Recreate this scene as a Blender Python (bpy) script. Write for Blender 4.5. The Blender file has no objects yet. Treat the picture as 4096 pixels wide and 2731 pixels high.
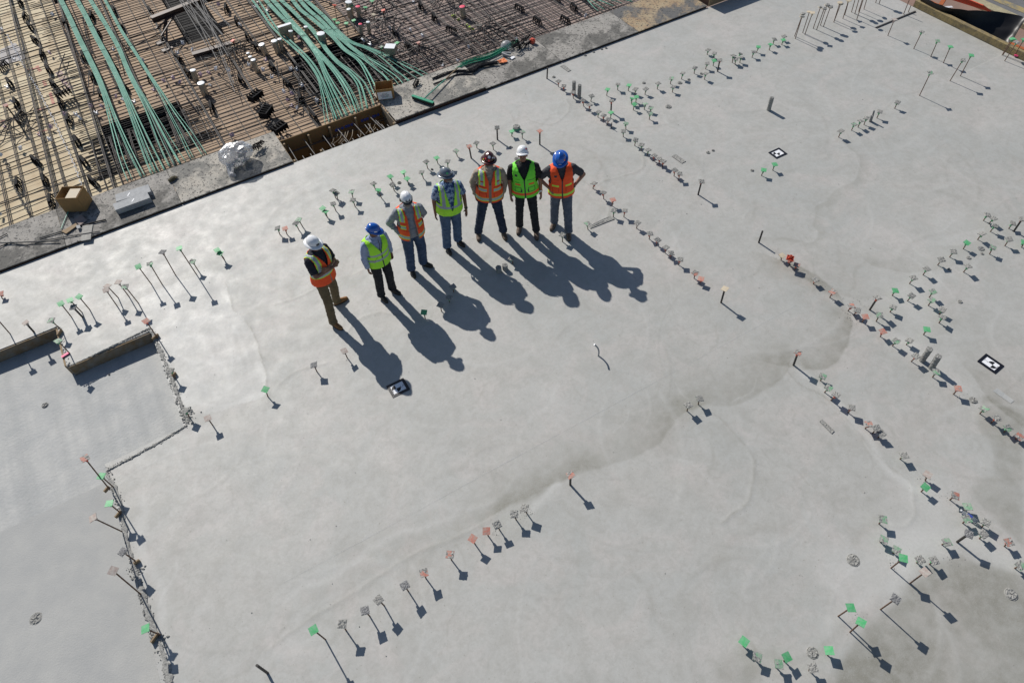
import bpy, bmesh, math, random
import numpy as np
from mathutils import Vector, Matrix, Euler, noise, Quaternion

# ---------------------------------------------------------------- camera, sky, sun, exposure
H = 9.2                       # camera height above the finished slab (m)
FPX = 2700.0                  # focal length in pixels of the 4096 px wide photograph
CX, CY = 2048.0, 1365.5
_n = Vector((2170 - CX, 3400 - CY, FPX)).normalized()        # straight down, in camera axes
_f = (Vector((0, 0, 1)) - _n * _n.z).normalized()
_r = _f.cross(-_n)
TH = math.radians(28.36)      # slab edges run along world X and Y
_R = Matrix((_r, _f, -_n))
_T = Matrix(((math.cos(TH), math.sin(TH), 0), (-math.sin(TH), math.cos(TH), 0), (0, 0, 1)))
RW = _T @ _R
scene = bpy.context.scene
C = scene.collection
cam = bpy.data.objects.new("camera", bpy.data.cameras.new("camera")); C.objects.link(cam)
cam.matrix_world = Matrix.Translation((0, 0, H)) @ (RW @ Matrix.Diagonal((1, -1, -1))).to_4x4()
cam.data.sensor_width = 36; cam.data.lens = FPX / 4096 * 36
cam.data.clip_start = 0.1; cam.data.clip_end = 2000
scene.camera = cam

SUN_EL = math.radians(37.5)
SH_AZ = math.radians(-82.9)   # heading of the shadows on the slab
world = bpy.data.worlds.new("World"); scene.world = world; world.use_nodes = True
nt = world.node_tree; bg = nt.nodes["Background"]
sky = nt.nodes.new("ShaderNodeTexSky"); sky.sky_type = 'NISHITA'; sky.sun_disc = False
sky.sun_elevation = SUN_EL
sky.sun_rotation = math.atan2(-math.cos(SH_AZ), -math.sin(SH_AZ))
sky.air_density = 1.0; sky.dust_density = 0.5; sky.ozone_density = 1.0
nt.links.new(sky.outputs[0], bg.inputs[0]); bg.inputs[1].default_value = 0.062
sl = bpy.data.lights.new("sun", 'SUN'); sl.energy = 4.15; sl.angle = math.radians(0.5); sl.color = (1.0, 0.955, 0.885)
so = bpy.data.objects.new("sun", sl); C.objects.link(so)
_d = Vector((math.cos(SH_AZ) * math.cos(SUN_EL), math.sin(SH_AZ) * math.cos(SUN_EL), -math.sin(SUN_EL)))
so.rotation_euler = _d.to_track_quat('-Z', 'Y').to_euler()
scene.view_settings.view_transform = 'Standard'; scene.view_settings.look = 'None'
scene.view_settings.exposure = 0.15; scene.view_settings.gamma = 1.0
try: scene.view_settings.use_curve_mapping = False
except Exception: pass

R = random.Random(7)
def ray(px, py): return RW @ Vector((px - CX, py - CY, FPX))
def G(px, py, z=0.0):         # ground point seen at a pixel of the photograph
    r = ray(px, py); t = (H - z) / -r.z
    return Vector((r.x * t, r.y * t, z))
def top_over(b, px, py):      # point above b on the sight line of a pixel, at the height where they pass closest
    r = ray(px, py).normalized(); w = Vector((0, 0, H)) - b; a = r.z
    s = (w.z - a * w.dot(r)) / (1 - a * a)
    s = max(s, 0.03)
    return G(px, py, b.z + s), s

# ---------------------------------------------------------------- helpers
MATS = {}
def mat(name, col, rough=0.7, col2=None, scale=8.0, amt=1.0, bump=0.0, bscale=None, metal=0.0, trans=0.0, detail=6.0, alpha=1.0, coords='Object', lo=.35, hi=.65, spec=.5, coat=0.0):
    m = bpy.data.materials.new(name); m.use_nodes = True; MATS[name] = m
    t = m.node_tree; b = t.nodes["Principled BSDF"]
    b.inputs["Roughness"].default_value = rough; b.inputs["Metallic"].default_value = metal
    b.inputs["Specular IOR Level"].default_value = spec
    if coat: b.inputs["Coat Weight"].default_value = coat
    if trans: b.inputs["Transmission Weight"].default_value = trans
    b.inputs["Alpha"].default_value = alpha
    b.inputs["Base Color"].default_value = (*col, 1)
    tc = t.nodes.new("ShaderNodeTexCoord")
    if col2:
        n = t.nodes.new("ShaderNodeTexNoise"); n.inputs["Scale"].default_value = scale; n.inputs["Detail"].default_value = detail
        n.inputs["Roughness"].default_value = .65
        t.links.new(tc.outputs[coords], n.inputs["Vector"])
        mr = t.nodes.new("ShaderNodeMapRange"); mr.inputs[1].default_value = lo; mr.inputs[2].default_value = hi
        t.links.new(n.outputs[0], mr.inputs[0])
        mx = t.nodes.new("ShaderNodeMix"); mx.data_type = 'RGBA'
        mx.inputs[6].default_value = (*col, 1); mx.inputs[7].default_value = (*col2, 1)
        t.links.new(mr.outputs[0], mx.inputs[0]); t.links.new(mx.outputs[2], b.inputs["Base Color"])
    if bump:
        n2 = t.nodes.new("ShaderNodeTexNoise"); n2.inputs["Scale"].default_value = bscale or scale * 3; n2.inputs["Detail"].default_value = 5
        t.links.new(tc.outputs[coords], n2.inputs["Vector"])
        bp = t.nodes.new("ShaderNodeBump"); bp.inputs["Strength"].default_value = bump; bp.inputs["Distance"].default_value = .01
        t.links.new(n2.outputs[0], bp.inputs["Height"]); t.links.new(bp.outputs[0], b.inputs["Normal"])
    return m

def link(o, parent=None):
    C.objects.link(o)
    if parent: o.parent = parent
    return o
def tag(o, label=None, cat=None, group=None, kind=None):
    if label: o["label"] = label
    if cat: o["category"] = cat
    if group: o["group"] = group
    if kind: o["kind"] = kind
    return o
def empty(name, loc, rz=0.0):
    o = bpy.data.objects.new(name, None); o.location = loc; o.rotation_euler = (0, 0, rz); o.empty_display_size = .1
    return link(o)

class MB:
    def __init__(s): s.v = []; s.f = []; s.m = []
    def add(s, vs, fs, mi=0):
        o = len(s.v); s.v += [tuple(v) for v in vs]; s.f += [tuple(i + o for i in f) for f in fs]; s.m += [mi] * len(fs); return s
    def box(s, c, d, rz=0.0, mi=0, mx=None):
        M = mx if mx is not None else Matrix.Translation(c) @ Matrix.Rotation(rz, 4, 'Z')
        vs = [M @ Vector((x * d[0] / 2, y * d[1] / 2, z * d[2] / 2)) for x in (-1, 1) for y in (-1, 1) for z in (-1, 1)]
        return s.add(vs, [(0, 1, 3, 2), (4, 6, 7, 5), (0, 4, 5, 1), (2, 3, 7, 6), (0, 2, 6, 4), (1, 5, 7, 3)], mi)
    def tube(s, pts, r, n=6, mi=0, cap=True):
        pts = [Vector(p) for p in pts]; rs = r if isinstance(r, (list, tuple)) else [r] * len(pts)
        vs = []; fs = []; up = Vector((0, 0, 1)); prev = None
        for i, p in enumerate(pts):
            t = (pts[min(i + 1, len(pts) - 1)] - pts[max(i - 1, 0)])
            t = t.normalized() if t.length > 1e-9 else Vector((0, 0, 1))
            if prev is None: a = t.cross(up if abs(t.z) < .95 else Vector((1, 0, 0))).normalized()
            else: a = (prev - t * prev.dot(t)).normalized()
            prev = a; b = t.cross(a)
            for k in range(n):
                g = 2 * math.pi * k / n; vs.append(p + (a * math.cos(g) + b * math.sin(g)) * rs[i])
        for i in range(len(pts) - 1):
            for k in range(n):
                k2 = (k + 1) % n; fs.append((i * n + k, i * n + k2, (i + 1) * n + k2, (i + 1) * n + k))
        if cap: fs.append(tuple(range(n - 1, -1, -1))); fs.append(tuple((len(pts) - 1) * n + k for k in range(n)))
        return s.add(vs, fs, mi)
    def lathe(s, prof, n=24, mi=0, sx=1.0, sy=1.0, M=None, fn=None):
        vs = []; fs = []
        for (r, z) in prof:
            for k in range(n):
                g = 2 * math.pi * k / n; v = Vector((r * math.cos(g) * sx, r * math.sin(g) * sy, z))
                if fn: v = fn(v, g)
                vs.append(M @ v if M else v)
        for i in range(len(prof) - 1):
            for k in range(n):
                k2 = (k + 1) % n; fs.append((i * n + k, i * n + k2, (i + 1) * n + k2, (i + 1) * n + k))
        if prof[0][0] > 1e-6: fs.append(tuple(range(n - 1, -1, -1)))
        if prof[-1][0] > 1e-6: fs.append(tuple((len(prof) - 1) * n + k for k in range(n)))
        return s.add(vs, fs, mi)
    def poly(s, pts, z0, z1, mi=0):    # prism over a polygon (counter-clockwise)
        n = len(pts); vs = [(p[0], p[1], z0) for p in pts] + [(p[0], p[1], z1) for p in pts]
        return s.add(vs, [tuple(range(n - 1, -1, -1)), tuple(range(n, 2 * n))] + [(i, (i + 1) % n, n + (i + 1) % n, n + i) for i in range(n)], mi)
    def mesh(s, name):
        me = bpy.data.meshes.new(name); me.from_pydata(s.v, [], s.f); me.polygons.foreach_set("material_index", s.m); me.update(); return me
    def build(s, name, mats, parent=None, smooth=False, recalc=False):
        me = s.mesh(name)
        for m in (mats if isinstance(mats, (list, tuple)) else [mats]): me.materials.append(MATS[m] if isinstance(m, str) else m)
        if recalc:
            b = bmesh.new(); b.from_mesh(me); bmesh.ops.recalc_face_normals(b, faces=b.faces); b.to_mesh(me); b.free()
        if smooth: me.polygons.foreach_set("use_smooth", [True] * len(me.polygons))
        return link(bpy.data.objects.new(name, me), parent)

def orient(poly):
    a = sum(poly[i - 1][0] * poly[i][1] - poly[i][0] * poly[i - 1][1] for i in range(len(poly)))
    return poly if a > 0 else poly[::-1]
def smoothstep(x):
    x = max(0., min(1., x)); return x * x * (3 - 2 * x)
def resample(pts, n):
    pts = [Vector(p) for p in pts]; d = [0.]
    for i in range(1, len(pts)): d.append(d[-1] + (pts[i] - pts[i - 1]).length)
    out = []
    def cr(i, t):
        p0 = pts[max(i - 1, 0)]; p1 = pts[i]; p2 = pts[i + 1]; p3 = pts[min(i + 2, len(pts) - 1)]
        return .5 * ((2 * p1) + (p2 - p0) * t + (2 * p0 - 5 * p1 + 4 * p2 - p3) * t * t + (3 * p1 - p0 - 3 * p2 + p3) * t ** 3)
    for k in range(n):
        s = d[-1] * k / (n - 1); i = 0
        while i < len(pts) - 2 and d[i + 1] < s: i += 1
        out.append(cr(i, (s - d[i]) / max(d[i + 1] - d[i], 1e-9)))
    return out
def copy_tree(o, parent=None):
    c = o.copy(); C.objects.link(c); c.parent = parent
    for ch in list(o.children): copy_tree(ch, c)
    return c
ORD = ["", "first", "second", "third", "fourth", "fifth", "sixth", "seventh", "eighth", "ninth", "tenth", "eleventh", "twelfth", "thirteenth", "fourteenth", "fifteenth", "sixteenth", "seventeenth", "eighteenth", "nineteenth", "twentieth"]
def ordn(i): return ORD[i] if i < len(ORD) else "%d%s" % (i, {1: "st", 2: "nd", 3: "rd"}.get(i % 10, "th"))

# ---------------------------------------------------------------- materials
mat("lower_concrete", (.36, .37, .37), .72, (.46, .46, .445), 2.6, bump=.5, bscale=22, detail=10)
mat("crust", (.36, .355, .335), .95, (.10, .10, .095), 55, bump=.35, bscale=60, lo=.45, hi=.7)
mat("crust_dark", (.32, .32, .32), .95, (.15, .15, .155), 60, bump=.4, bscale=70)
mat("crust_pipe", (.40, .395, .375), .95, (.17, .17, .165), 30, bump=.5, bscale=45, coords='Object')
mat("green_cap", (.055, .42, .14), .55, (.17, .40, .23), 22, bump=.2)
mat("green_worn", (.13, .36, .19), .65, (.34, .38, .32), 26, bump=.4)
mat("red_cap", (.66, .075, .035), .5, (.56, .13, .08), 14, bump=.2)
mat("red_worn", (.50, .155, .11), .7, (.38, .28, .24), 26, bump=.4)
mat("pale_cap", (.48, .45, .41), .8, (.38, .30, .27), 20, bump=.4)
mat("tan_cap", (.52, .46, .36), .7, (.55, .46, .33), 14)
mat("rust_rod", (.10, .055, .04), .8, (.20, .12, .08), 40)
mat("black_rod", (.018, .018, .02), .6, (.06, .05, .045), 30)
mat("rebar", (.022, .021, .023), .7, (.055, .045, .04), 18, coords='Object')
mat("plywood", (.62, .53, .36), .8, (.48, .37, .23), 1.6, bump=.1, bscale=30)
mat("plywood_tan", (.46, .33, .22), .85, (.31, .225, .16), 1.3, bump=.1, bscale=30)
mat("plywood_grey", (.36, .275, .24), .85, (.24, .195, .18), 1.2, bump=.1, bscale=30)
mat("tendon_green", (.045, .27, .19), .5, (.15, .42, .32), 3.5, spec=.4)
mat("wood", (.28, .19, .10), .8, (.27, .20, .13), 12, bump=.3)
mat("form_wood", (.19, .125, .06), .85, (.22, .20, .17), 7, bump=.3)
mat("curb_wood", (.33, .25, .11), .85, (.16, .13, .08), 9, bump=.6, bscale=60)
mat("dark_steel", (.09, .045, .03), .55, (.05, .03, .025), 8)
mat("pit_shade", (.022, .022, .025), .9, (.012, .012, .014), 4)  # near black: shade of the depths painted into pit floor and trenches
mat("tin", (.50, .44, .34), .42, (.36, .32, .25), 9, metal=.35)
mat("white_lid", (.88, .90, .92), .35)
mat("pink_lid", (.80, .07, .14), .5)
mat("white_plastic", (.82, .83, .86), .4)
mat("black_plastic", (.010, .010, .012), .8, spec=.15)
mat("black_sheet", (.007, .007, .009), .42, spec=.45, bump=.6, bscale=5)
mat("cardboard", (.34, .20, .075), .8, (.28, .165, .065), 6)
mat("cardboard_in", (.20, .12, .05), .85)
mat("paper", (.82, .83, .86), .6)
mat("tape", (.010, .010, .016), .35, bump=.3, bscale=90)
mat("ink", (.008, .008, .012), .6)
mat("foam_block", (.40, .41, .42), .8, (.30, .31, .32), 12, bump=.5, bscale=50)
mat("rod_grey", (.24, .235, .23), .8, spec=.25)
mat("bar_grey", (.10, .10, .10), .8, (.16, .155, .15), 20, spec=.2)
mat("earth", (.30, .19, .15), .95, (.24, .16, .13), 1.5, bump=.5, bscale=20)
mat("asphalt", (.17, .17, .175), .9, (.13, .13, .135), 3, bump=.4, bscale=80)
mat("kerb", (.42, .37, .24), .9, (.30, .27, .18), 8, bump=.4)
mat("road_paint", (.42, .32, .12), .8, (.17, .165, .15), 7)
mat("netting", (.80, .10, .04), .6)
mat("orange_timber", (.45, .12, .03), .7, (.30, .09, .03), 8)
mat("chalk", (.355, .385, .45), .95, (.42, .415, .405), 2.0, lo=.40, hi=.60)
mat("pink_ribbon", (.85, .06, .22), .5)
mat("glove", (.10, .085, .05), .9)
mat("grey_plank", (.42, .41, .38), .9, (.30, .29, .27), 18, bump=.3)
mat("pole_green", (.03, .30, .17), .4)
mat("bristle", (.02, .02, .02), .9)
mat("orange_rag", (.75, .22, .08), .8)
mat("dark_rod", (.018, .018, .022), .75, spec=.2)
mat("glass_clear", (.85, .88, .90), .1, trans=.85)
mat("label_blue", (.05, .08, .35), .4)
m = mat("film", (.74, .75, .79), .35, (.55, .56, .60), 9, bump=.5, bscale=16, spec=.4); m.node_tree.nodes["Principled BSDF"].inputs["Transmission Weight"].default_value = .45
m.node_tree.nodes["Principled BSDF"].inputs["Alpha"].default_value = .62

def splat_mat(name, base, base2, dark, sc=1.1):
    """plywood walkway: dusty board with patches of spilt dark mortar"""
    m = mat(name, base, .9, base2, 3.0, bump=.9, bscale=60); t = m.node_tree; b = t.nodes["Principled BSDF"]
    src = b.inputs["Base Color"].links[0].from_socket
    tc = t.nodes["Texture Coordinate"]
    n1 = t.nodes.new("ShaderNodeTexNoise"); n1.inputs["Scale"].default_value = sc; n1.inputs["Detail"].default_value = 12; n1.inputs["Roughness"].default_value = .72
    t.links.new(tc.outputs["Object"], n1.inputs["Vector"])
    mr = t.nodes.new("ShaderNodeMapRange"); mr.inputs[1].default_value = .47; mr.inputs[2].default_value = .56
    t.links.new(n1.outputs[0], mr.inputs[0])
    mx = t.nodes.new("ShaderNodeMix"); mx.data_type = 'RGBA'; mx.inputs[7].default_value = (*dark, 1)
    t.links.new(mr.outputs[0], mx.inputs[0]); t.links.new(src, mx.inputs[6])
    n2 = t.nodes.new("ShaderNodeTexNoise"); n2.inputs["Scale"].default_value = 22; n2.inputs["Detail"].default_value = 8
    t.links.new(tc.outputs["Object"], n2.inputs["Vector"])
    mr2 = t.nodes.new("ShaderNodeMapRange"); mr2.inputs[1].default_value = .56; mr2.inputs[2].default_value = .66
    t.links.new(n2.outputs[0], mr2.inputs[0])
    mx2 = t.nodes.new("ShaderNodeMix"); mx2.data_type = 'RGBA'; mx2.inputs[7].default_value = (.05, .05, .05, 1)
    t.links.new(mr2.outputs[0], mx2.inputs[0]); t.links.new(mx.outputs[2], mx2.inputs[6])
    t.links.new(mx2.outputs[2], b.inputs["Base Color"])
splat_mat("splat_dark", (.30, .285, .265), (.38, .36, .33), (.135, .13, .12), .9)
splat_mat("splat_mid", (.40, .38, .34), (.48, .44, .38), (.20, .195, .18), 1.0)
splat_mat("splat_tan", (.40, .33, .22), (.36, .24, .14), (.13, .13, .13), .8)

def slab_material():
    m = bpy.data.materials.new("slab_concrete"); m.use_nodes = True; MATS["slab"] = m
    t = m.node_tree; b = t.nodes["Principled BSDF"]; N = t.nodes.new; L = t.links.new
    tc = N("ShaderNodeTexCoord")
    def noi(sc, det, ro=.6, dist=0.):
        n = N("ShaderNodeTexNoise"); n.inputs["Scale"].default_value = sc; n.inputs["Detail"].default_value = det; n.inputs["Roughness"].default_value = ro; n.inputs["Distortion"].default_value = dist
        L(tc.outputs["Object"], n.inputs["Vector"]); return n.outputs[0]
    def mr(x, a, c, o0=0., o1=1.):
        n = N("ShaderNodeMapRange"); n.inputs[1].default_value = a; n.inputs[2].default_value = c; n.inputs[3].default_value = o0; n.inputs[4].default_value = o1; L(x, n.inputs[0]); return n.outputs[0]
    def mix(f, a, c):
        n = N("ShaderNodeMix"); n.data_type = 'RGBA'
        if isinstance(f, float): n.inputs[0].default_value = f
        else: L(f, n.inputs[0])
        for s, v in ((6, a), (7, c)):
            if isinstance(v, tuple): n.inputs[s].default_value = (*v, 1)
            else: L(v, n.inputs[s])
        return n.outputs[2]
    def math_(op, a, c):
        n = N("ShaderNodeMath"); n.operation = op
        for i, v in enumerate((a, c)):
            if isinstance(v, float): n.inputs[i].default_value = v
            else: L(v, n.inputs[i])
        return n.outputs[0]
    def attr(nm):
        n = N("ShaderNodeAttribute"); n.attribute_name = nm; return n.outputs["Fac"]
    col = mix(mr(noi(.55, 6), .3, .7), (.425, .436, .424), (.485, .475, .452))
    col = mix(math_('MULTIPLY', mr(noi(2.3, 8, .7, .8), .45, .72), .62), col, (.35, .345, .32))
    col = mix(math_('MULTIPLY', mr(noi(1.1, 8, .65, 1.2), .48, .70), .75), col, (.53, .495, .475))
    col = mix(math_('MULTIPLY', mr(noi(9.0, 9, .75, .5), .46, .62), .42), col, (.34, .335, .31))
    dark = attr("stain")
    edge = math_('MULTIPLY', dark, mr(noi(5.0, 9, .7), .25, .7, .45, 1.40))
    col = mix(edge, col, (.235, .228, .195))
    col = mix(attr("light"), col, (.56, .56, .545))
    col = mix(mr(noi(24, 6, .75), .35, .65, 0., .26), col, (.31, .305, .28))
    col = mix(mr(noi(75, 3, .7), .50, .70, 0., .20), col, (.56, .555, .53))
    col = mix(mr(noi(190, 2), .62, .75, 0., .30), col, (.25, .25, .24))
    col = mix(mr(noi(30, 3, .5), .69, .73, 0., .6), col, (.22, .20, .17))
    L(col, b.inputs["Base Color"])
    L(mr(noi(3, 5), .3, .7, .50, .66), b.inputs["Roughness"]); b.inputs["Specular IOR Level"].default_value = .45
    h = math_('ADD', math_('MULTIPLY', noi(4.0, 9, .7, 2.0), .45), math_('MULTIPLY', noi(70, 4), .10))
    bp = N("ShaderNodeBump"); bp.inputs["Strength"].default_value = .42; bp.inputs["Distance"].default_value = .010
    L(h, bp.inputs["Height"]); L(bp.outputs[0], b.inputs["Normal"])
slab_material()
# ---------------------------------------------------------------- ground, lower floor, main slab
LOW = -0.24                                   # the sunken floor at the left
DECK = -0.28                                  # the forms still waiting for concrete
VB = G(1175, 652).y                           # back edge of the poured slab
UR = G(4015, 207).x                           # right-hand edge
V1 = G(228, 1305).y; U1 = G(268, 1470).x; V2 = G(600, 1319).y - .03; U2 = G(600, 1319).x; V3 = G(590, 1775).y; U3 = G(520, 2250).x
g = MB(); g.add([(-900, -900, -2.2), (900, -900, -2.2), (900, 900, -2.2), (-900, 900, -2.2)], [(0, 1, 2, 3)])
tag(g.build("ground", "earth"), kind="structure")

# rasterised finishing marks: what the trowel and the bleed water left on the surface
CELL = .023
xs = np.arange(-14, UR, CELL); ys = np.arange(-3.5, VB, CELL)
def snap(a, vals):
    for v in vals: a[np.argmin(abs(a - v))] = v
    return a
xs = snap(xs, [U1, U2, U3]); ys = snap(ys, [V1, V2, V3]); xs = np.append(xs, UR); ys = np.append(ys, VB)
X, Y = np.meshgrid(xs, ys, indexing='ij')
def cloud(sc, seed, oct=4):
    rs = np.random.RandomState(seed); out = np.zeros_like(X); amp = 1.
    for o in range(oct):
        for k in range(5):
            a = rs.rand() * 6.28; f = sc * 2 ** o * (.7 + .6 * rs.rand()); p = rs.rand() * 6.28; q = rs.rand() * 6.28
            out += amp * np.sin(X * math.cos(a) * f + Y * math.sin(a) * f + p + 1.3 * np.sin(X * f * .7 * math.sin(q) + Y * f * .6 + q)) / 5
        amp *= .55
    return out
WX = cloud(2.2, 3) * .07 + cloud(9, 5) * .025; WY = cloud(2.2, 4) * .07 + cloud(9, 6) * .025
def inside(px):
    P = [G(*p) for p in px]; res = np.zeros(X.shape, bool); x = X + WX; y = Y + WY
    j = len(P) - 1
    for i in range(len(P)):
        a, b = P[i], P[j]
        c = ((a.y > y) != (b.y > y)) & (x < (b.x - a.x) * (y - a.y) / (b.y - a.y + 1e-12) + a.x)
        res ^= c; j = i
    return res
def distline(px, warp=1., closed=False, n=60):
    P = resample([G(*p) for p in px], n); d = np.full(X.shape, 9.); x = X + WX * warp; y = Y + WY * warp
    x0 = min(p.x for p in P) - .7; x1 = max(p.x for p in P) + .7; y0 = min(p.y for p in P) - .7; y1 = max(p.y for p in P) + .7
    ix = (xs > x0) & (xs < x1); iy = (ys > y0) & (ys < y1)
    if not ix.any() or not iy.any(): return d
    sl = np.ix_(ix, iy); xx = x[sl]; yy = y[sl]; dd = d[sl]
    for i in range(len(P) - 1):
        a, b = P[i], P[i + 1]; ex, ey = b.x - a.x, b.y - a.y; L2 = ex * ex + ey * ey + 1e-9
        t = np.clip(((xx - a.x) * ex + (yy - a.y) * ey) / L2, 0, 1)
        dd = np.minimum(dd, np.hypot(xx - a.x - t * ex, yy - a.y - t * ey))
    d[sl] = dd; return d
def ss(a, b, x): t = np.clip((x - a) / (b - a), 0, 1); return t * t * (3 - 2 * t)
stain = np.zeros_like(X); light = np.zeros_like(X); Z = np.zeros_like(X)
stain += .14 * ss(.1, 1.1, cloud(.9, 11)) + .08 * ss(.2, .9, cloud(3.1, 13)) + .10 * ss(-6, 10, X) * ss(12, 4, Y)
light += .16 * ss(.2, 1.2, cloud(.8, 12)) + .16 * ss(.4, 1.0, cloud(2.6, 14))
def wash(edge, width, amt, sgn=1, ridge=.0):
    """bleed-water tide mark: sharp at the edge line, fading away on one side"""
    global stain
    d = distline(edge); P = resample([G(*p) for p in edge], 60)
    side = np.zeros_like(X); best = np.full(X.shape, 9.)
    for i in range(0, len(P) - 1):
        a, b = P[i], P[i + 1]; mx, my = (a.x + b.x) / 2, (a.y + b.y) / 2
        q = np.hypot(X + WX - mx, Y + WY - my); c = (b.x - a.x) * (Y + WY - a.y) - (b.y - a.y) * (X + WX - a.x)
        w = q < best; best[w] = q[w]; side[w] = np.sign(c[w])
    one = (side * sgn > 0)
    stain += amt * np.where(one, np.clip(1 - d / width, 0, 1) ** 1.3, np.clip(1 - d / .03, 0, 1)) * (d < 3)
tide = [(1990, 2050), (2150, 1985), (2330, 1885), (2400, 1874), (2489, 1846), (2596, 1793), (2641, 1766), (2677, 1708), (2720, 1660), (2815, 1608), (2891, 1621), (2980, 1603), (3070, 1552), (3114, 1507), (3143, 1467)]
wash(tide, .95, .36)
wash([(1990, 2052), (2110, 1990), (2250, 1925), (2400, 1870)], .35, .35)
wash([(3143, 1467), (3200, 1478), (3290, 1478), (3360, 1430), (3400, 1350), (3395, 1270), (3340, 1170), (3240, 1090), (3120, 1040)], .55, .55)
wash([(3100, 1010), (3200, 1090), (3300, 1180), (3360, 1240)], .22, .35)
wash([(3374, 573), (3436, 626), (3443, 664), (3430, 720), (3371, 748), (3302, 805), (3262, 830), (3255, 870), (3250, 905), (3272, 930), (3265, 960), (3225, 975), (3140, 955), (3050, 950)], .22, .30)
wash([(3340, 1170), (3400, 1195), (3480, 1190), (3560, 1175), (3640, 1140), (3640, 1180)], .25, .2)
wash([(3490, 1055), (3540, 1075), (3620, 1087), (3690, 1083), (3800, 1065)], .4, .35)
wash([(3860, 930), (3945, 915), (3935, 960), (3870, 990), (3790, 990)], .5, .3)
wash([(3725, 1165), (3722, 1130), (3800, 1125), (3830, 1100), (3900, 1060), (3960, 1020), (4096, 1010)], .4, -.0)
wash([(3690, 1400), (3700, 1360), (3760, 1330), (3790, 1310)], .4, .15)
wash([(3905, 1530), (3960, 1600), (4020, 1650), (4096, 1700)], .9, .45)
C21 = cloud(3, 21)
for poly, a in (([(3930, 1580), (4096, 1660), (4096, 2190), (3990, 2090), (3900, 1990), (3870, 1960), (3990, 1900), (3970, 1800), (3900, 1700)], .50),
                ([(3815, 2200), (3870, 2230), (3980, 2260), (4096, 2330), (4200, 2400), (4200, 2900), (3330, 2900), (3360, 2640), (3450, 2540), (3540, 2470), (3600, 2400), (3640, 2345), (3700, 2290)], .80),
                ([(3480, 2660), (3360, 2640), (3300, 2731), (3260, 2800), (3500, 2800)], .25),
                ([(2960, 2731), (2990, 2640), (2960, 2570), (3050, 2600), (3180, 2640), (3260, 2590), (3330, 2500), (3380, 2440), (3420, 2420), (3330, 2560), (3240, 2650), (3100, 2660), (3010, 2731)], .30),
                ([(3640, 2000), (3690, 2060), (3620, 2110), (3520, 2090), (3490, 2120), (3400, 2200), (3380, 2180), (3500, 2060)], .25),
                ([(2750, 1560), (2900, 1480), (3050, 1400), (3100, 1470), (2980, 1580), (2860, 1600), (2760, 1640), (2650, 1700), (2600, 1680)], .14),
                ([(2200, 1900), (2400, 1780), (2560, 1650), (2700, 1560), (2700, 1640), (2600, 1760), (2400, 1850), (2240, 1930), (2050, 2010), (1950, 2020)], .10),
                ([(3560, 1290), (3900, 1500), (3800, 1560), (3560, 1400)], -.05)):
    mk = inside(poly).astype(float)
    for _ in range(4): mk[1:-1, 1:-1] = (mk[:-2, 1:-1] + mk[2:, 1:-1] + mk[1:-1, :-2] + mk[1:-1, 2:] + mk[1:-1, 1:-1]) / 5
    stain += a * mk * (.8 + .35 * C21)
stain += .25 * np.exp(-(distline([(2650, 1780), (2720, 1680), (2790, 1600)], 2.) / .22) ** 2)
stain += .20 * np.exp(-(distline([(1800, 2110), (1600, 2210), (1430, 2310), (1300, 2400)], 2.) / .25) ** 2)
stain += .08 * np.exp(-(distline([(2000, 2030), (2200, 1900), (2400, 1760)], 2.) / .35) ** 2)
stain += .35 * np.exp(-(distline([(2930, 2700), (2990, 2650), (3010, 2720)], 2.) / .12) ** 2)
# pale fan of float marks beside the sunken floor, sun glare painted in
fan = inside([(590, 1320), (560, 1200), (640, 1160), (826, 1078), (906, 1125), (924, 1180), (933, 1241), (978, 1290), (1013, 1335), (1040, 1450), (1062, 1560), (1000, 1600), (830, 1660), (740, 1600), (690, 1440)])
light += fan * (.50 + .25 * cloud(4, 61, 3))
for px, a, w in (([(614, 1290), (760, 1290), (880, 1250), (926, 1170), (906, 1125), (826, 1078)], .3, .03), ([(650, 1330), (800, 1350), (930, 1330), (1010, 1335)], .25, .04),
                 ([(690, 1420), (800, 1450), (930, 1440), (1010, 1390)], .25, .05), ([(720, 1500), (850, 1545), (980, 1520), (1050, 1450)], .2, .04),
                 ([(740, 1590), (840, 1620), (940, 1610), (1060, 1560)], .3, .04), ([(560, 1156), (480, 1250), (500, 1310), (560, 1330)], .25, .03)):
    light += a * np.exp(-(distline(px, .5) / w) ** 2)
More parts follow.
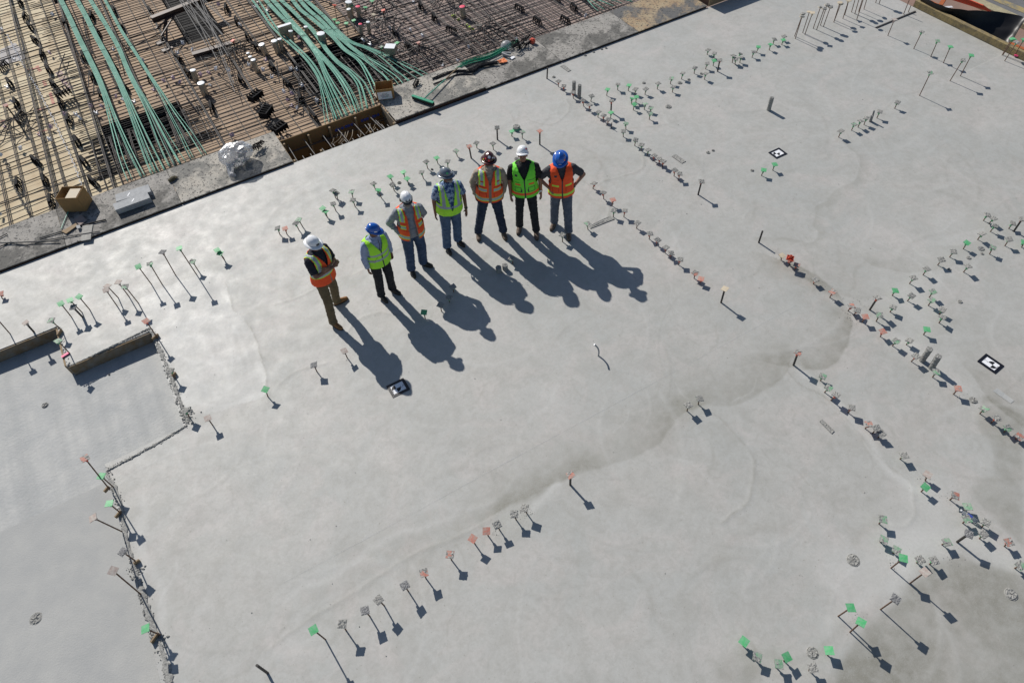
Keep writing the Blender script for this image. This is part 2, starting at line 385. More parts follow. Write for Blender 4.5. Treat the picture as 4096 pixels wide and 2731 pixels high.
# thin seams and lips where the float passes met
for px, w, a, zz in (([(906, 1125), (924, 1180), (933, 1241), (978, 1290), (1013, 1335), (1045, 1450), (1065, 1545), (1075, 1590)], .014, .45, .004),
                 ([(1100, 1550), (1170, 1490), (1260, 1465), (1310, 1450)], .012, .25, .002), ([(1390, 1340), (1440, 1285), (1520, 1255), (1600, 1262), (1680, 1290)], .014, .35, .003),
                 ([(1100, 1215), (1180, 1190), (1260, 1150)], .014, .28, .003), ([(1360, 1108), (1430, 1090), (1500, 1050), (1610, 990), (1760, 940)], .012, .25, .002),
                 ([(1760, 740), (1700, 690), (1600, 660)], .012, .2, .002), ([(2110, 480), (2200, 500), (2260, 470), (2280, 430), (2270, 400)], .02, .3, .003),
                 ([(2420, 725), (2520, 700), (2575, 670), (2570, 610), (2500, 540)], .02, .25, .003), ([(2425, 880), (2440, 830), (2420, 790), (2390, 760), (2330, 720)], .016, .25, .003),
                 ([(2810, 1630), (2880, 1670), (2950, 1740), (3003, 1800), (3018, 1860), (3012, 1930), (2990, 2000), (2940, 2050), (2880, 2090)], .016, .30, .003),
                 ([(2850, 1760), (2865, 1830), (2840, 1880)], .03, .15, .0), ([(3140, 1480), (3200, 1540), (3290, 1590), (3400, 1690), (3480, 1790), (3560, 1860), (3640, 1930), (3660, 1990)], .016, .35, .004),
                 ([(0, 2000), (0, 1999)], .01, .0, 0.), ([(3660, 2000), (3670, 2060), (3620, 2110), (3500, 2095)], .014, .35, .003),
                 ([(1990, 2060), (1700, 2200), (1500, 2320), (1330, 2420), (1200, 2500), (1060, 2600)], .014, .2, .002),
                 ([(1850, 60), (1900, 90)], .01, .0, 0.), ([(1320, 760), (1300, 700), (1260, 660)], .03, .12, 0.), ([(1480, 700), (1430, 640), (1450, 580)], .03, .12, 0.), ([(1390, 560), (1350, 640), (1380, 700)], .03, .12, 0.)):
    d = distline(px, .6); stain += a * np.exp(-(d / w) ** 2); Z += zz * np.exp(-(d / .03) ** 2)
for px, w, a in (([(1150, 2390), (1230, 2340), (1370, 2280), (1500, 2200), (1700, 2105), (1800, 2040)], .05, .35), ([(2130, 2045), (2260, 1940)], .05, .5), ([(1360, 2350), (1180, 2470)], .06, .25),
                 ([(1030, 2640), (1180, 2560), (1300, 2520)], .10, .2), ([(3180, 1480), (3300, 1580), (3420, 1700), (3540, 1850), (3660, 1960)], .07, .5),
                 ([(3350, 2250), (3500, 2280), (3560, 2200), (3680, 2020), (3740, 1960)], .35, .45), ([(3620, 2240), (3760, 2160), (3850, 2130), (4000, 2220)], .22, .5),
                 ([(3300, 1190), (3500, 1310), (3700, 1430), (3860, 1560)], .12, .35), ([(3560, 1220), (3700, 1080), (3850, 950), (3950, 900)], .45, .3),
                 ([(3660, 1180), (3700, 1300), (3640, 1400)], .3, .25), ([(3270, 2510), (3350, 2470), (3450, 2420), (3560, 2360), (3640, 2290)], .13, .35),
                 ([(460, 1230), (600, 1150), (760, 1070), (900, 1000), (1100, 880), (1300, 770), (1500, 700), (1700, 650)], .05, .18), ([(540, 2000), (560, 2200), (600, 2300), (640, 2500), (700, 2731)], .06, .4)):
    light += a * np.exp(-(distline(px, 1.5) / w) ** 2)
rs = np.random.RandomState(12); CL = [cloud(1.7, 50 + k, 2) for k in range(3)]
for base, ctr, N, amp in (([(800, 1085), (906, 1125), (924, 1180), (933, 1241), (978, 1290), (1013, 1335), (1045, 1450), (1062, 1545)], (650, 1340), 9, 1.), ([(1045, 1450), (1062, 1560), (980, 1640), (860, 1650), (760, 1590)], (760, 1400), 6, 1.),
                          ([(1480, 745), (1400, 710), (1350, 650), (1360, 580), (1430, 520)], (1480, 620), 5, .5), ([(1300, 700), (1220, 690), (1180, 740), (1200, 800)], (1270, 760), 4, .5), ([(560, 1180), (500, 1120), (520, 1030), (600, 980)], (640, 1080), 4, .5),
                          ([(1560, 2290), (1700, 2330), (1900, 2300), (2060, 2200)], (1780, 2180), 5, .35), ([(900, 1850), (1100, 1780), (1300, 1800), (1420, 1900)], (1180, 1950), 6, .4), ([(2250, 2350), (2450, 2300), (2560, 2150), (2540, 2000)], (2300, 2120), 5, .35)):
    for k in range(1, N + 1):
        f = (k + .5 * rs.rand() - .25) / (N + .3); e = (.25 + .75 * ss(-.4, .6, CL[k % 3])) * np.exp(-(distline([(ctr[0] + (x - ctr[0]) * f, ctr[1] + (y - ctr[1]) * f) for x, y in base], .7) / .028) ** 2)
        Z += .0011 * amp * e
        if k % 2: stain += .16 * amp * e
        else: light += .22 * amp * e
# hairline marks, scuffs and drips
rs = np.random.RandomState(9)
for k in range(90):
    u = -4 + 19 * rs.rand(); v = 1 + 11.5 * rs.rand(); a_ = rs.rand() * 6.28; L_ = .15 + .5 * rs.rand()
    m_ = (abs(X - u) < L_) & (abs(Y - v) < L_); x_, y_ = X[m_] - u, Y[m_] - v; c_, s_ = math.cos(a_), math.sin(a_)
    p_, q_ = x_ * c_ + y_ * s_, -x_ * s_ + y_ * c_ + .05 * np.sin((x_ * c_ + y_ * s_) * 9 + k)
    e = np.exp(-(q_ / (.012 + .03 * rs.rand() ** 2)) ** 2) * (abs(p_) < L_ * .8)
    if rs.rand() < .6: stain[m_] += .18 * e
    else: light[m_] += .25 * e
# faint sweeping power-trowel arcs
rs = np.random.RandomState(5)
for k in range(260):
    u = -8 + 24 * rs.rand(); v = -1 + 13 * rs.rand(); r = .6 + 1.5 * rs.rand(); a0 = rs.rand() * 6.28; da = .8 + 1.6 * rs.rand(); wdt = .012 + .05 * rs.rand()
    m_ = (abs(X - u) < r + .2) & (abs(Y - v) < r + .2)
    x_, y_ = X[m_] - u, Y[m_] - v; dd = abs(np.hypot(x_, y_) - r); an = (np.arctan2(y_, x_) - a0) % 6.283
    e = np.exp(-(dd / wdt) ** 2) * np.sin(np.clip(an / da, 0, 1) * 3.1416)
    if k % 2: stain[m_] += .15 * e
    else: light[m_] += .20 * e
    Z[m_] += .0012 * e
Z += .0025 * cloud(1.6, 31) + .0012 * cloud(7, 32, 2)
# the shallow recessed bay in the far right corner
RB = [G(3502, 113), G(3862, 293), G(4005, 212), G(3655, 46)]
rec = (X > (RB[0].x + RB[1].x) / 2) & (Y > (RB[1].y + RB[2].y) / 2) & (Y < (RB[0].y + RB[3].y) / 2 + .02)
Z -= .004 * rec; stain += .12 * rec
nx, ny = X.shape
co = np.stack([X, Y, Z], -1).reshape(-1, 3).astype(np.float32)
i, j = np.meshgrid(np.arange(nx - 1), np.arange(ny - 1), indexing='ij')
cx = (xs[:-1] + xs[1:])[:, None] / 2; cy = (ys[:-1] + ys[1:])[None, :] / 2
low = ((cx < U1) & (cy < V1)) | ((cx < U2) & (cy < V2)) & (cy > V3) & (cx < U2) | ((cx < U3) & (cy <= V3))
vis = ~low
i = i[vis]; j = j[vis]; q = np.stack([i * ny + j, (i + 1) * ny + j, (i + 1) * ny + j + 1, i * ny + j + 1], -1).astype(np.int32)
me = bpy.data.meshes.new("concrete_slab"); me.vertices.add(len(co)); me.vertices.foreach_set("co", co.ravel())
me.loops.add(q.size); me.loops.foreach_set("vertex_index", q.ravel()); me.polygons.add(len(q)); me.polygons.foreach_set("loop_start", np.arange(len(q), dtype=np.int32) * 4)
me.update(calc_edges=True)
me.polygons.foreach_set("use_smooth", np.ones(len(q), bool))
for nm, arr in (("stain", np.clip(stain, 0, .95)), ("light", np.clip(light, 0, .95))):
    at = me.attributes.new(nm, 'FLOAT', 'POINT'); at.data.foreach_set("value", arr.ravel().astype(np.float32))
me.materials.append(MATS["slab"])
tag(link(bpy.data.objects.new("concrete_slab", me)), kind="structure")
# slab sides
sd = MB(); T = .30
def skirt(a, b): sd.add([(a[0], a[1], .0), (b[0], b[1], .0), (b[0], b[1], -T), (a[0], a[1], -T)], [(0, 1, 2, 3)])
for a, b in (((-14, V1), (U1, V1)), ((U1, V1), (U1, V2)), ((U1, V2), (U2, V2)), ((U2, V2), (U2, V3)), ((U2, V3), (U3, V3)), ((U3, V3), (U3, -3.5)), ((-14, VB), (UR, VB)), ((UR, VB), (UR, -3.5)), ((U3, -3.5), (UR, -3.5))): skirt(a, b)
tag(sd.build("slab_edge", "lower_concrete"), kind="structure")

lf = MB(); nx2, ny2 = 90, 130
lx = np.linspace(-14, U2 + .3, nx2); ly = np.linspace(-4, V1 + .3, ny2)
lf.add([(x, y, LOW + .003 * math.sin(x * 3 + y)) for x in lx for y in ly], [(a * ny2 + b, (a + 1) * ny2 + b, (a + 1) * ny2 + b + 1, a * ny2 + b + 1) for a in range(nx2 - 1) for b in range(ny2 - 1)])
lm = MATS["lower_concrete"]; t = lm.node_tree; b_ = t.nodes["Principled BSDF"]; src = b_.inputs["Base Color"].links[0].from_socket
w_ = t.nodes.new("ShaderNodeTexNoise"); mp = t.nodes.new("ShaderNodeMapping"); mp.inputs["Scale"].default_value = (5.5, .25, 1); mp.inputs["Rotation"].default_value = (0, 0, .06)
t.links.new(t.nodes["Texture Coordinate"].outputs["Object"], mp.inputs[0]); t.links.new(mp.outputs[0], w_.inputs["Vector"]); w_.inputs["Scale"].default_value = 1; w_.inputs["Detail"].default_value = 8
mr_ = t.nodes.new("ShaderNodeMapRange"); mr_.inputs[1].default_value = .42; mr_.inputs[2].default_value = .68; mr_.inputs[4].default_value = .55; t.links.new(w_.outputs[0], mr_.inputs[0])
mx_ = t.nodes.new("ShaderNodeMix"); mx_.data_type = 'RGBA'; mx_.inputs[7].default_value = (.30, .31, .31, 1); t.links.new(src, mx_.inputs[6]); t.links.new(mr_.outputs[0], mx_.inputs[0])
t.links.new(mx_.outputs[2], b_.inputs["Base Color"])
tag(lf.build("lower_floor", "lower_concrete", smooth=True), kind="structure")
# a later, slightly different pour on the lower floor
a = G(0, 2130, LOW); b = G(415, 1922, LOW)
lp = MB(); lp.add([(-14, -4, LOW + .006), (U3, -4, LOW + .006), (U3, b.y - .05, LOW + .006), (a.x, a.y, LOW + .006), (-14, a.y, LOW + .006)], [(0, 1, 2, 3, 4)])
mat("lower_concrete_b", (.36, .365, .36), .8, (.42, .42, .405), 1.9, bump=.3, bscale=50)
tag(lp.build("lower_floor_pour", "lower_concrete_b"), kind="structure")

# timber forms along the step of the slab
def board(a, b, z0, z1, th, name, material, label, cat, group=None):
    a = Vector(a); b = Vector(b); d = (b - a); L = d.length; o = empty(name, (*((a + b) / 2)[:2], z0), math.atan2(d.y, d.x))
    tag(o, label, cat, group)
    mb = MB(); n = max(2, int(L / .25)); rr = random.Random(int(L * 100))
    for k in range(n):
        x0 = -L / 2 + L * k / n; x1 = -L / 2 + L * (k + 1) / n - .0005
        mb.box(((x0 + x1) / 2, 0, (z1 - z0) / 2 + rr.uniform(-.002, .002)), (x1 - x0, th, z1 - z0))
    mb.build("plank", material, o)
    return o, L
gf = "timber form boards along the slab step"
board((U1 - 5.5, V1 - .02, 0), (U1, V1 - .02, 0), LOW + .002, -.012, .032, "form_board", "form_wood", "long dark brown form board at the left edge of the photo, behind the sunken floor", "form board", gf)
board((U1 + .02, V2 - .02, 0), (U2 - .03, V2 - .02, 0), LOW + .002, -.012, .032, "form_board", "form_wood", "brown form board between the pink ribbon and the salmon cap at the sunken floor corner", "form board", gf)
board((U1 - .02, V2 + .03, 0), (U1 - .02, V1 - .06, 0), LOW + .002, -.004, .03, "form_board", "wood", "short yellowish form board beside the pink ribbon at the slab step", "form board", gf)

# crumbs of broken concrete along the ragged edges
def lump(mb, c, r, rnd, mi=0, n=5):
    vs = []; fs = []; rings = 4
    for a in range(rings + 1):
        ph = math.pi * a / rings
        for k in range(n):
            g_ = 6.283 * k / n; q_ = r * rnd.uniform(.65, 1.2)
            vs.append((c[0] + q_ * math.sin(ph) * math.cos(g_), c[1] + q_ * math.sin(ph) * math.sin(g_), c[2] + .7 * q_ * math.cos(ph)))
    for a in range(rings):
        for k in range(n): fs.append((a * n + k, a * n + (k + 1) % n, (a + 1) * n + (k + 1) % n, (a + 1) * n + k))
    mb.add(vs, fs, mi)
def smear(px, w, label):
    P = resample([G(*p) for p in px], 70); rq = random.Random(int(px[0][0])); vs = []
    for i_, p in enumerate(P):
        d = (P[min(i_ + 1, 69)] - P[max(i_ - 1, 0)]).normalized(); n_ = Vector((-d.y, d.x, 0)); ww = w * (.35 + abs(noise.noise(Vector((i_ * .35, px[0][0], 0)))) * 1.8)
        for t_ in (-1, -.4, .3, 1): vs.append(p + n_ * (t_ * ww + rq.uniform(-.006, .006)) + Vector((0, 0, .0085 + (.012 * rq.random() if abs(t_) < .9 else 0))))
    mb = MB(); mb.add(vs, [(i_ * 4 + j_, i_ * 4 + 4 + j_, i_ * 4 + 5 + j_, i_ * 4 + 1 + j_) for i_ in range(69) for j_ in range(3)]); o = mb.build("mortar_ridge", "crust", recalc=True); tag(o, label, "mortar ridge", "ragged mortar ridges along the slab step"); return o
smear([(606, 1325), (670, 1470), (752, 1690)], .035, "ragged mortar ridge along the right side of the upper sunken bay"); smear([(750, 1700), (600, 1790), (425, 1885)], .022, "thin mortar ridge between the two corners of the sunken floor"); smear([(425, 1890), (480, 2000), (500, 2120), (532, 2250), (572, 2370), (600, 2470), (648, 2600), (682, 2731)], .040, "long ragged mortar ridge down the left side to the bottom edge"); smear([(280, 1466), (600, 1312)], .020, "dark mortar ridge on top of the form board by the salmon cap")
cr = MB(); rr = random.Random(3)
def crumbs(px, n, w, r0, r1, z=0., clump=0):
    P = resample([G(*p, z) for p in px], 80)
    for k in range(n):
        p = rr.choice(P); c = (p.x + rr.gauss(0, w), p.y + rr.gauss(0, w), z + .004)
        lw = (c[0] < U1 and c[1] < V1) or (c[0] < U2 and V3 < c[1] < V2) or (c[0] < U3 and c[1] <= V3)
        if (c[1] > V2 and c[0] < U2) and lw and k % 2: continue
        c = (c[0], c[1], LOW + .012 if lw else c[2]); lump(cr, c, rr.uniform(r0, r1) * rr.choice((.25, .35, .6)), rr)
crumbs([(232, 1312), (262, 1410), (275, 1465)], 90, .02, .008, .03); crumbs([(20, 1405), (228, 1305)], 130, .015, .006, .022)
crumbs([(275, 1470), (600, 1319)], 210, .012, .006, .020); crumbs([(600, 1325), (660, 1460), (743, 1683)], 420, .035, .008, .034)
crumbs([(660, 1500), (690, 1490)], 60, .04, .01, .04); crumbs([(740, 1640), (755, 1680)], 120, .05, .01, .05)
crumbs([(743, 1710), (600, 1790), (415, 1880)], 260, .015, .004, .016); crumbs([(420, 1890), (470, 2000), (490, 2120), (520, 2250), (560, 2370), (590, 2470), (640, 2600), (670, 2731)], 700, .035, .006, .028)
crumbs([(500, 2240), (550, 2300)], 150, .05, .01, .036); crumbs([(560, 2370), (580, 2400)], 90, .04, .01, .036); crumbs([(610, 2540), (650, 2560)], 90, .04, .01, .036)
for c, n, w in (((3400, 1250), 60, .12), ((3382, 1270), 30, .08), ((3440, 1220), 25, .1), ((3530, 1160), 14, .08), ((3350, 1190), 10, .05), ((2100, 2040), 60, .05), ((2080, 2050), 25, .05), ((1978, 2125), 14, .03),
                ((3310, 1010), 6, .06), ((3660, 1600), 0, .1), ((3290, 1150), 10, .08), ((3820, 1580), 30, .06), ((3475, 1735), 20, .05), ((3690, 1920), 24, .05), ((3790, 1990), 18, .06), ((3420, 2465), 20, .05), ((1680, 615), 20, .08),
                ((2660, 860), 20, .1), ((2640, 720), 12, .08), ((3560, 2265), 14, .06), ((3800, 2240), 24, .09), ((2550, 890), 20, .1), ((3100, 690), 6, .05), ((3280, 720), 5, .05), ((3200, 2300), 3, .02), ((3450, 2620), 2, .01), ((2090, 1130), 40, .10), ((2010, 1160), 30, .06)):
    crumbs([c, (c[0] + 20, c[1] + 5)], n, w, .004, .013)
for k in range(420):
    x, y = rr.uniform(-3, 17), rr.uniform(1, 12.5); lump(cr, (x, y, .003), .003 + .007 * rr.random() ** 3, rr)
tag(cr.build("concrete_crumbs", "crust"), kind="stuff", label="grey crumbs of broken concrete scattered along the slab seams and ragged edges", cat="crumbs")
# ---------------------------------------------------------------- capped dowels
def plate_mesh(name, mts, w=.053, th=.009):
    mb = MB(); n = 6; rr = random.Random(1)
    vs = []
    for a in range(n + 1):
        for b in range(n + 1):
            x = -w + 2 * w * a / n; y = -w + 2 * w * b / n; vs.append((x, y, th + .0015 * math.cos(x * 40) * math.cos(y * 40)))
    fs = [(a * (n + 1) + b, (a + 1) * (n + 1) + b, (a + 1) * (n + 1) + b + 1, a * (n + 1) + b + 1) for a in range(n) for b in range(n)]
    mb.add(vs, fs)
    c = [(-w, -w), (w, -w), (w, w), (-w, w)]
    mb.add([(x, y, th - .0002) for x, y in c] + [(x * .97, y * .97, 0) for x, y in c], [(0, 4, 5, 1), (1, 5, 6, 2), (2, 6, 7, 3), (3, 7, 4, 0), (7, 6, 5, 4)])
    for s in (-1, 1):       # ribs under the plate
        mb.box((0, 0, -.006), (w * 1.6, .006, .012), rz=s * math.pi / 4)
    me = mb.mesh(name)
    for m_ in mts: me.materials.append(MATS[m_])
    return me
def socket_mesh(name, mt):
    mb = MB(); mb.lathe([(.016, -.065), (.019, -.06), (.021, -.02), (.029, 0.0)], 10); me = mb.mesh(name); me.materials.append(MATS[mt]); return me
def crust_mesh(seed, full, mt):
    rr = random.Random(seed); n = 9; w = .054; hgt = {}
    for a in range(n + 1):
        for b in range(n + 1):
            x = -w + 2 * w * a / n; y = -w + 2 * w * b / n
            e = 1 - max(abs(x), abs(y)) / w
            if full: h = .012 + rr.uniform(0, .011) * min(1, e * 2.5 + .25)
            else: h = .0095 + .016 * max(0, noise.noise(Vector((x * 28 + seed, y * 28, seed * 3.1))) + rr.uniform(-.15, .2)) if noise.noise(Vector((x * 16 + seed * 7, y * 16, 2.0))) > -.02 else .006
            hgt[a, b] = (x + rr.uniform(-.003, .003), y + rr.uniform(-.003, .003), h)
    mb = MB(); idx = lambda a, b: a * (n + 1) + b
    mb.add([hgt[a, b] for a in range(n + 1) for b in range(n + 1)], [(idx(a, b), idx(a + 1, b), idx(a + 1, b + 1), idx(a, b + 1)) for a in range(n) for b in range(n)])
    per = [(a, 0) for a in range(n)] + [(n, b) for b in range(n)] + [(a, n) for a in range(n, 0, -1)] + [(0, b) for b in range(n, 0, -1)]
    P = [hgt[p] for p in per]; m_ = len(P)
    mb.add(P + [(x, y, .002) for x, y, z in P], [(i, (i + 1) % m_, m_ + (i + 1) % m_, m_ + i) for i in range(m_)][::1])
    me = mb.mesh("crust"); me.materials.append(MATS[mt]); return me
def rod_mesh(name, r, mt, z=1.0):
    mb = MB(); pts = [(0, 0, z * k / 12) for k in range(13)]
    mb.tube(pts, [r * (1 + .06 * (-1) ** k) for k in range(13)], 7); me = mb.mesh(name); me.materials.append(MATS[mt]); return me
PL = {c: plate_mesh("cap_plate", [c]) for c in ("green_cap", "green_worn", "red_cap", "red_worn", "pale_cap", "tan_cap")}
SK = {c: socket_mesh("cap_socket", c) for c in ("green_cap", "red_cap", "pale_cap", "tan_cap")}
CF = [crust_mesh(k, True, "crust") for k in range(7)]; CP = [crust_mesh(20 + k, False, "crust") for k in range(6)]; CD = [crust_mesh(40 + k, True, "crust_dark") for k in range(3)]
ROD = {"t": rod_mesh("rod", .0095, "rust_rod"), "k": rod_mesh("rod", .017, "black_rod"), "d": rod_mesh("rod", .0085, "black_rod"), "n": rod_mesh("rod", .0075, "rust_rod")}
DISC = MB().lathe([(.02, -.012), (.062, -.006), (.066, 0), (.062, .008), (0.0, .009)], 16).mesh("disc_cap"); DISC.materials.append(MATS["tan_cap"])
DCR = []
for sdd in range(3):
    rr = random.Random(80 + sdd); mb = MB(); mb.lathe([(.062, .008), (.058, .02), (.035, .026), (.0, .03)], 14, fn=lambda v, g_: Vector((v.x, v.y, v.z + rr.uniform(-.006, .006)))); me = mb.mesh("crust"); me.materials.append(MATS["crust"]); DCR.append(me)

# kind: (socket, plate, crust)  rod: t thin rusty, k thick black
KIND = {"g": ("green_cap", "green_cap", None, "green cap"), "G": ("green_cap", "green_worn", CP, "speckled green cap"), "c": ("green_cap", "green_worn", CF, "crusted cap, green socket"),
        "r": ("red_cap", "red_worn", None, "salmon red cap"), "R": ("red_cap", "red_worn", CP, "speckled red cap"), "k": ("red_cap", "red_worn", CF, "crusted cap, red socket"),
        "p": ("pale_cap", "pale_cap", None, "plain grey cap"), "P": ("pale_cap", "pale_cap", CD, "dark crusted cap"), "t": ("tan_cap", "tan_cap", None, "pale tan cap"), "o": ("red_cap", "red_cap", None, "bright orange red cap")}
def c_plate(o): return [k for k in o.children if k.name.startswith('cap_plate')][0]
rnd = random.Random(11); NDOW = 0; HS = []
def dowel(b, t, kind, rod="t", bz=0.0, z_off=0.0):
    global NDOW
    B = G(*b, bz); P, s = top_over(B, *t); P = G(t[0], t[1], bz + s - .005)
    if (P - B).length > 3: P = B + Vector((0, 0, .15))
    HS.append((round(s, 2), b))
    o = empty("capped_dowel", B); NDOW += 1
    d = P - B; L = max(d.length, .05)
    r_ = bpy.data.objects.new("rod", ROD[rod]); link(r_, o); r_.rotation_mode = 'QUATERNION'; r_.rotation_quaternion = d.to_track_quat('Z', 'Y'); r_.scale = (1, 1, L)
    if kind == "n": return o
    q = Matrix.Translation(d) @ Euler((rnd.gauss(0, .10), rnd.gauss(0, .10), rnd.uniform(0, 3.14))).to_matrix().to_4x4()
    if kind == "D" or kind == "E":
        for me, nm in ((DISC, "cap_plate"),) + (((rnd.choice(DCR), "concrete_crust"),) if kind == "E" else ()):
            c = bpy.data.objects.new(nm, me); link(c, o); c.matrix_local = q
        return o
    sk, pl, crs, _ = KIND[kind]
    if kind in "cGkR" and rnd.random() < .35 and crs: pl = {"c": "pale_cap", "k": "pale_cap", "G": "green_worn", "R": "red_worn"}[kind]
    for me, nm in ((SK[sk], "cap_socket"), (PL[pl], "cap_plate")):
        c = bpy.data.objects.new(nm, me); link(c, o); c.matrix_local = q
    if crs:
        c = bpy.data.objects.new("concrete_crust", rnd.choice(crs)); link(c, c_plate(o)); c.matrix_local = Matrix.Rotation(rnd.choice((0, math.pi / 2, math.pi)), 4, 'Z')
    return o
GRP = "capped dowels standing in the slab"
def look(kind, s, rod):
    nm = {"D": "round tan cap", "E": "round crusted cap", "n": "bare uncapped rod"}.get(kind) or KIND[kind][3]
    return ("tall " if s > .33 else "") + ("thick-rod " if rod == "k" and kind != "n" else "") + nm
def row(desc, ox, oy, sc, items, key=0, end="from left", bz=0., grp=GRP):
    """items: 'bx,by,cx,cy,kind[rod]' in a zoomed view of the photograph with origin ox, oy and scale sc"""
    L = []
    for it in items.split():
        a = it.split(','); k = a[4]; rod = k[1] if len(k) > 1 else 't'
        b = (ox + float(a[0]) * sc, oy + float(a[1]) * sc); t = (ox + float(a[2]) * sc, oy + float(a[3]) * sc)
        L.append((b, t, k[0], rod))
    L.sort(key=lambda x: x[0][key])
    for i, (b, t, k, rod) in enumerate(L):
        o = dowel(b, t, k, rod, bz); s = HS[-1][0]
        tag(o, "%s, %s %s, %s" % (look(k, s, rod), ordn(i + 1), end, desc), "capped dowel" if k != "n" else "bare rod", grp)

row("far left rows by the walkway", 0, 1000, .4464, "20,435,5,393,r 90,750,-40,600,c 305,735,230,652,pk 560,725,460,632,G 625,925,520,815,G 640,600,545,480,g 735,558,628,450,g 740,600,657,514,Pk 805,535,708,419,g 1060,428,962,324,p 1048,500,950,359,p 1158,420,1060,289,p 1240,475,1122,327,G 1358,308,1240,149,g 1453,308,1343,124,G 1575,228,1457,20,P 1760,218,1607,-15,g 1770,175,1725,104,G 2010,88,1972,30,g 2003,70,1945,2,g")
row("ragged edge of the sunken floor", 0, 1000, .4464, "1415,790,1308,637,r 1575,1150,1525,1082,c 1700,1500,1660,1440,c 1905,1568,1862,1506,p", 1, "from top")
row("lower ragged edge, far left", 0, 1650, .4464, "985,690,762,410,R 1020,670,908,570,g 1090,905,980,814,g 1095,1065,835,942,p 1225,1335,1100,1247,P 1262,1625,1015,1417,p 1440,1990,1305,1935,g", 1, "from top")
row("row behind the seven workers", 1100, 500, .5739, "35,765,18,720,c 85,765,70,722,r 168,735,145,687,c 192,708,165,660,G 355,630,332,582,g 365,645,352,604,g 425,600,405,550,c 425,512,403,458,c 437,517,428,478,c 545,513,533,465,G 560,572,543,524,c 700,450,686,410,c 742,510,720,454,g 822,405,803,360,g 832,460,818,417,c 910,380,894,329,g 930,415,920,375,g 1035,375,1022,330,c 1065,305,1053,257,c 1135,270,1126,230,g 1205,300,1203,255,c 1270,218,1262,182,G 1368,232,1353,150,Rk")
row("group behind the helmets", 1700, 500, .3826, "543,242,537,190,c 715,258,710,197,c 758,155,753,31,kk 908,120,907,68,g 1017,140,1018,75,G 1200,205,1200,64,rk")
row("group by the workers' feet", 1700, 500, .3826, "1437,1220,1437,1152,c 1703,1092,1700,1032,G 920,1450,905,1397,c")
row("group under the workers' shadows", 1100, 1000, .5102, "1402,330,1395,290,c 1368,410,1365,374,c 1305,480,1297,432,c 1178,538,1168,489,g")
row("open floor below the leftmost worker", 1100, 1000, .5102, "568,848,543,792,p 330,955,305,902,P -55,1150,-75,1093,g")
row("long bottom centre row", 900, 1850, .6803, "590,1038,521,982,g 712,985,690,947,c 850,900,823,870,P 935,838,903,807,c 1078,755,1057,722,P 1182,680,1170,648,R 1332,572,1323,540,R 1470,478,1457,447,r 1548,430,1537,402,r 1615,395,1600,365,c 1712,335,1700,303,c 1775,298,1762,265,c 2030,130,2032,72,Rk 250,1235,187,1190,nk")
row("pair on the dark tide mark", 2400, 1400, .4464, "780,545,792,494,c 880,485,890,435,c")
row("diagonal right of the workers", 2300, 700, .5102, "140,108,150,68,k 225,188,222,140,k 290,242,297,195,r 300,328,305,281,c 383,328,390,281,k 483,418,490,378,k 582,503,588,461,k 640,550,648,510,k 706,612,713,569,k 752,652,753,614,k 810,705,825,663,k 933,810,942,769,R 978,850,988,815,r 1145,1000,1175,893,tk")
row("open area right of centre", 2300, 700, .5102, "965,155,992,53,kk 1440,530,1470,440,nk")
row("diagonal starting at the upside-down cap", 2300, 700, .5102, "1615,668,1625,632,t 1680,708,1687,668,r 1722,745,1738,707,R 1868,855,1885,823,k 1997,960,2020,918,R 1713,1490,1748,1393,Rk")
row("diagonal junction at the right", 3296, 800, .3826, "252,1160,285,1108,R 312,1200,348,1153,k 398,1278,432,1221,r 478,1148,558,1023,kk 545,1268,580,1203,G 588,1428,615,1375,r 715,1525,755,1473,G 860,1512,893,1469,c")
row("double row at the right edge", 3296, 800, .3826, "712,998,745,948,g 690,1170,722,1121,c 872,1055,915,1001,c 893,875,936,815,c 1035,783,1075,723,c 1100,1018,1140,958,G 1090,1103,1128,1045,G 1205,1195,1235,1148,c 1202,1285,1240,1226,c 1040,1407,1075,1353,g 1188,682,1228,625,c 1313,598,1352,541,c 1455,512,1495,448,g 1458,755,1505,693,c 1605,415,1648,355,c 1730,567,1765,498,G 1738,332,1785,271,c 1725,248,1772,195,c 1665,217,1707,158,c 1890,480,1935,413,c 1930,300,1972,246,c 1983,330,2070,203,kk 2065,497,2092,443,g")
row("diagonal past the two grey pipes", 3296, 1350, .3826, "912,250,962,196,k 1135,415,1172,360,G 1355,592,1400,533,R 1628,795,1675,743,G 1745,890,1805,841,k 1880,990,1925,945,G 2000,1060,2040,1033,R")
row("diagonal below the tall salmon cap", 3296, 1350, .3826, "-38,450,-15,405,G 5,573,48,526,G 70,657,125,600,k 250,785,287,733,k 430,950,470,906,R 508,1000,550,948,k 565,1045,600,1006,k 795,1268,838,1233,c 1058,1495,1083,1431,p")
row("patch at the lower right", 3296, 1900, .3826, "1015,172,1060,125,g 1315,258,1370,213,R 1465,370,1500,328,G 1450,500,1495,458,G 1650,540,1690,493,c 1393,697,1510,615,Pk 1625,662,1665,618,c 1885,742,1932,700,R 573,508,615,461,G 588,700,625,675,G 723,815,757,783,G 700,970,828,868,g 1232,725,1285,700,G 968,915,1005,885,c 1103,930,1150,893,c 900,1128,1055,1013,p 590,1402,745,1293,P 148,1473,278,1385,g 1993,972,2055,943,G")
row("bottom right cluster", 2700, 2131, .3827, "1828,1035,1943,933,g 712,1178,722,1133,g 838,1330,858,1293,G 1062,1410,1083,1368,G 1138,1335,1168,1295,g 1400,1435,1440,1408,c 1595,1278,1610,1228,g")
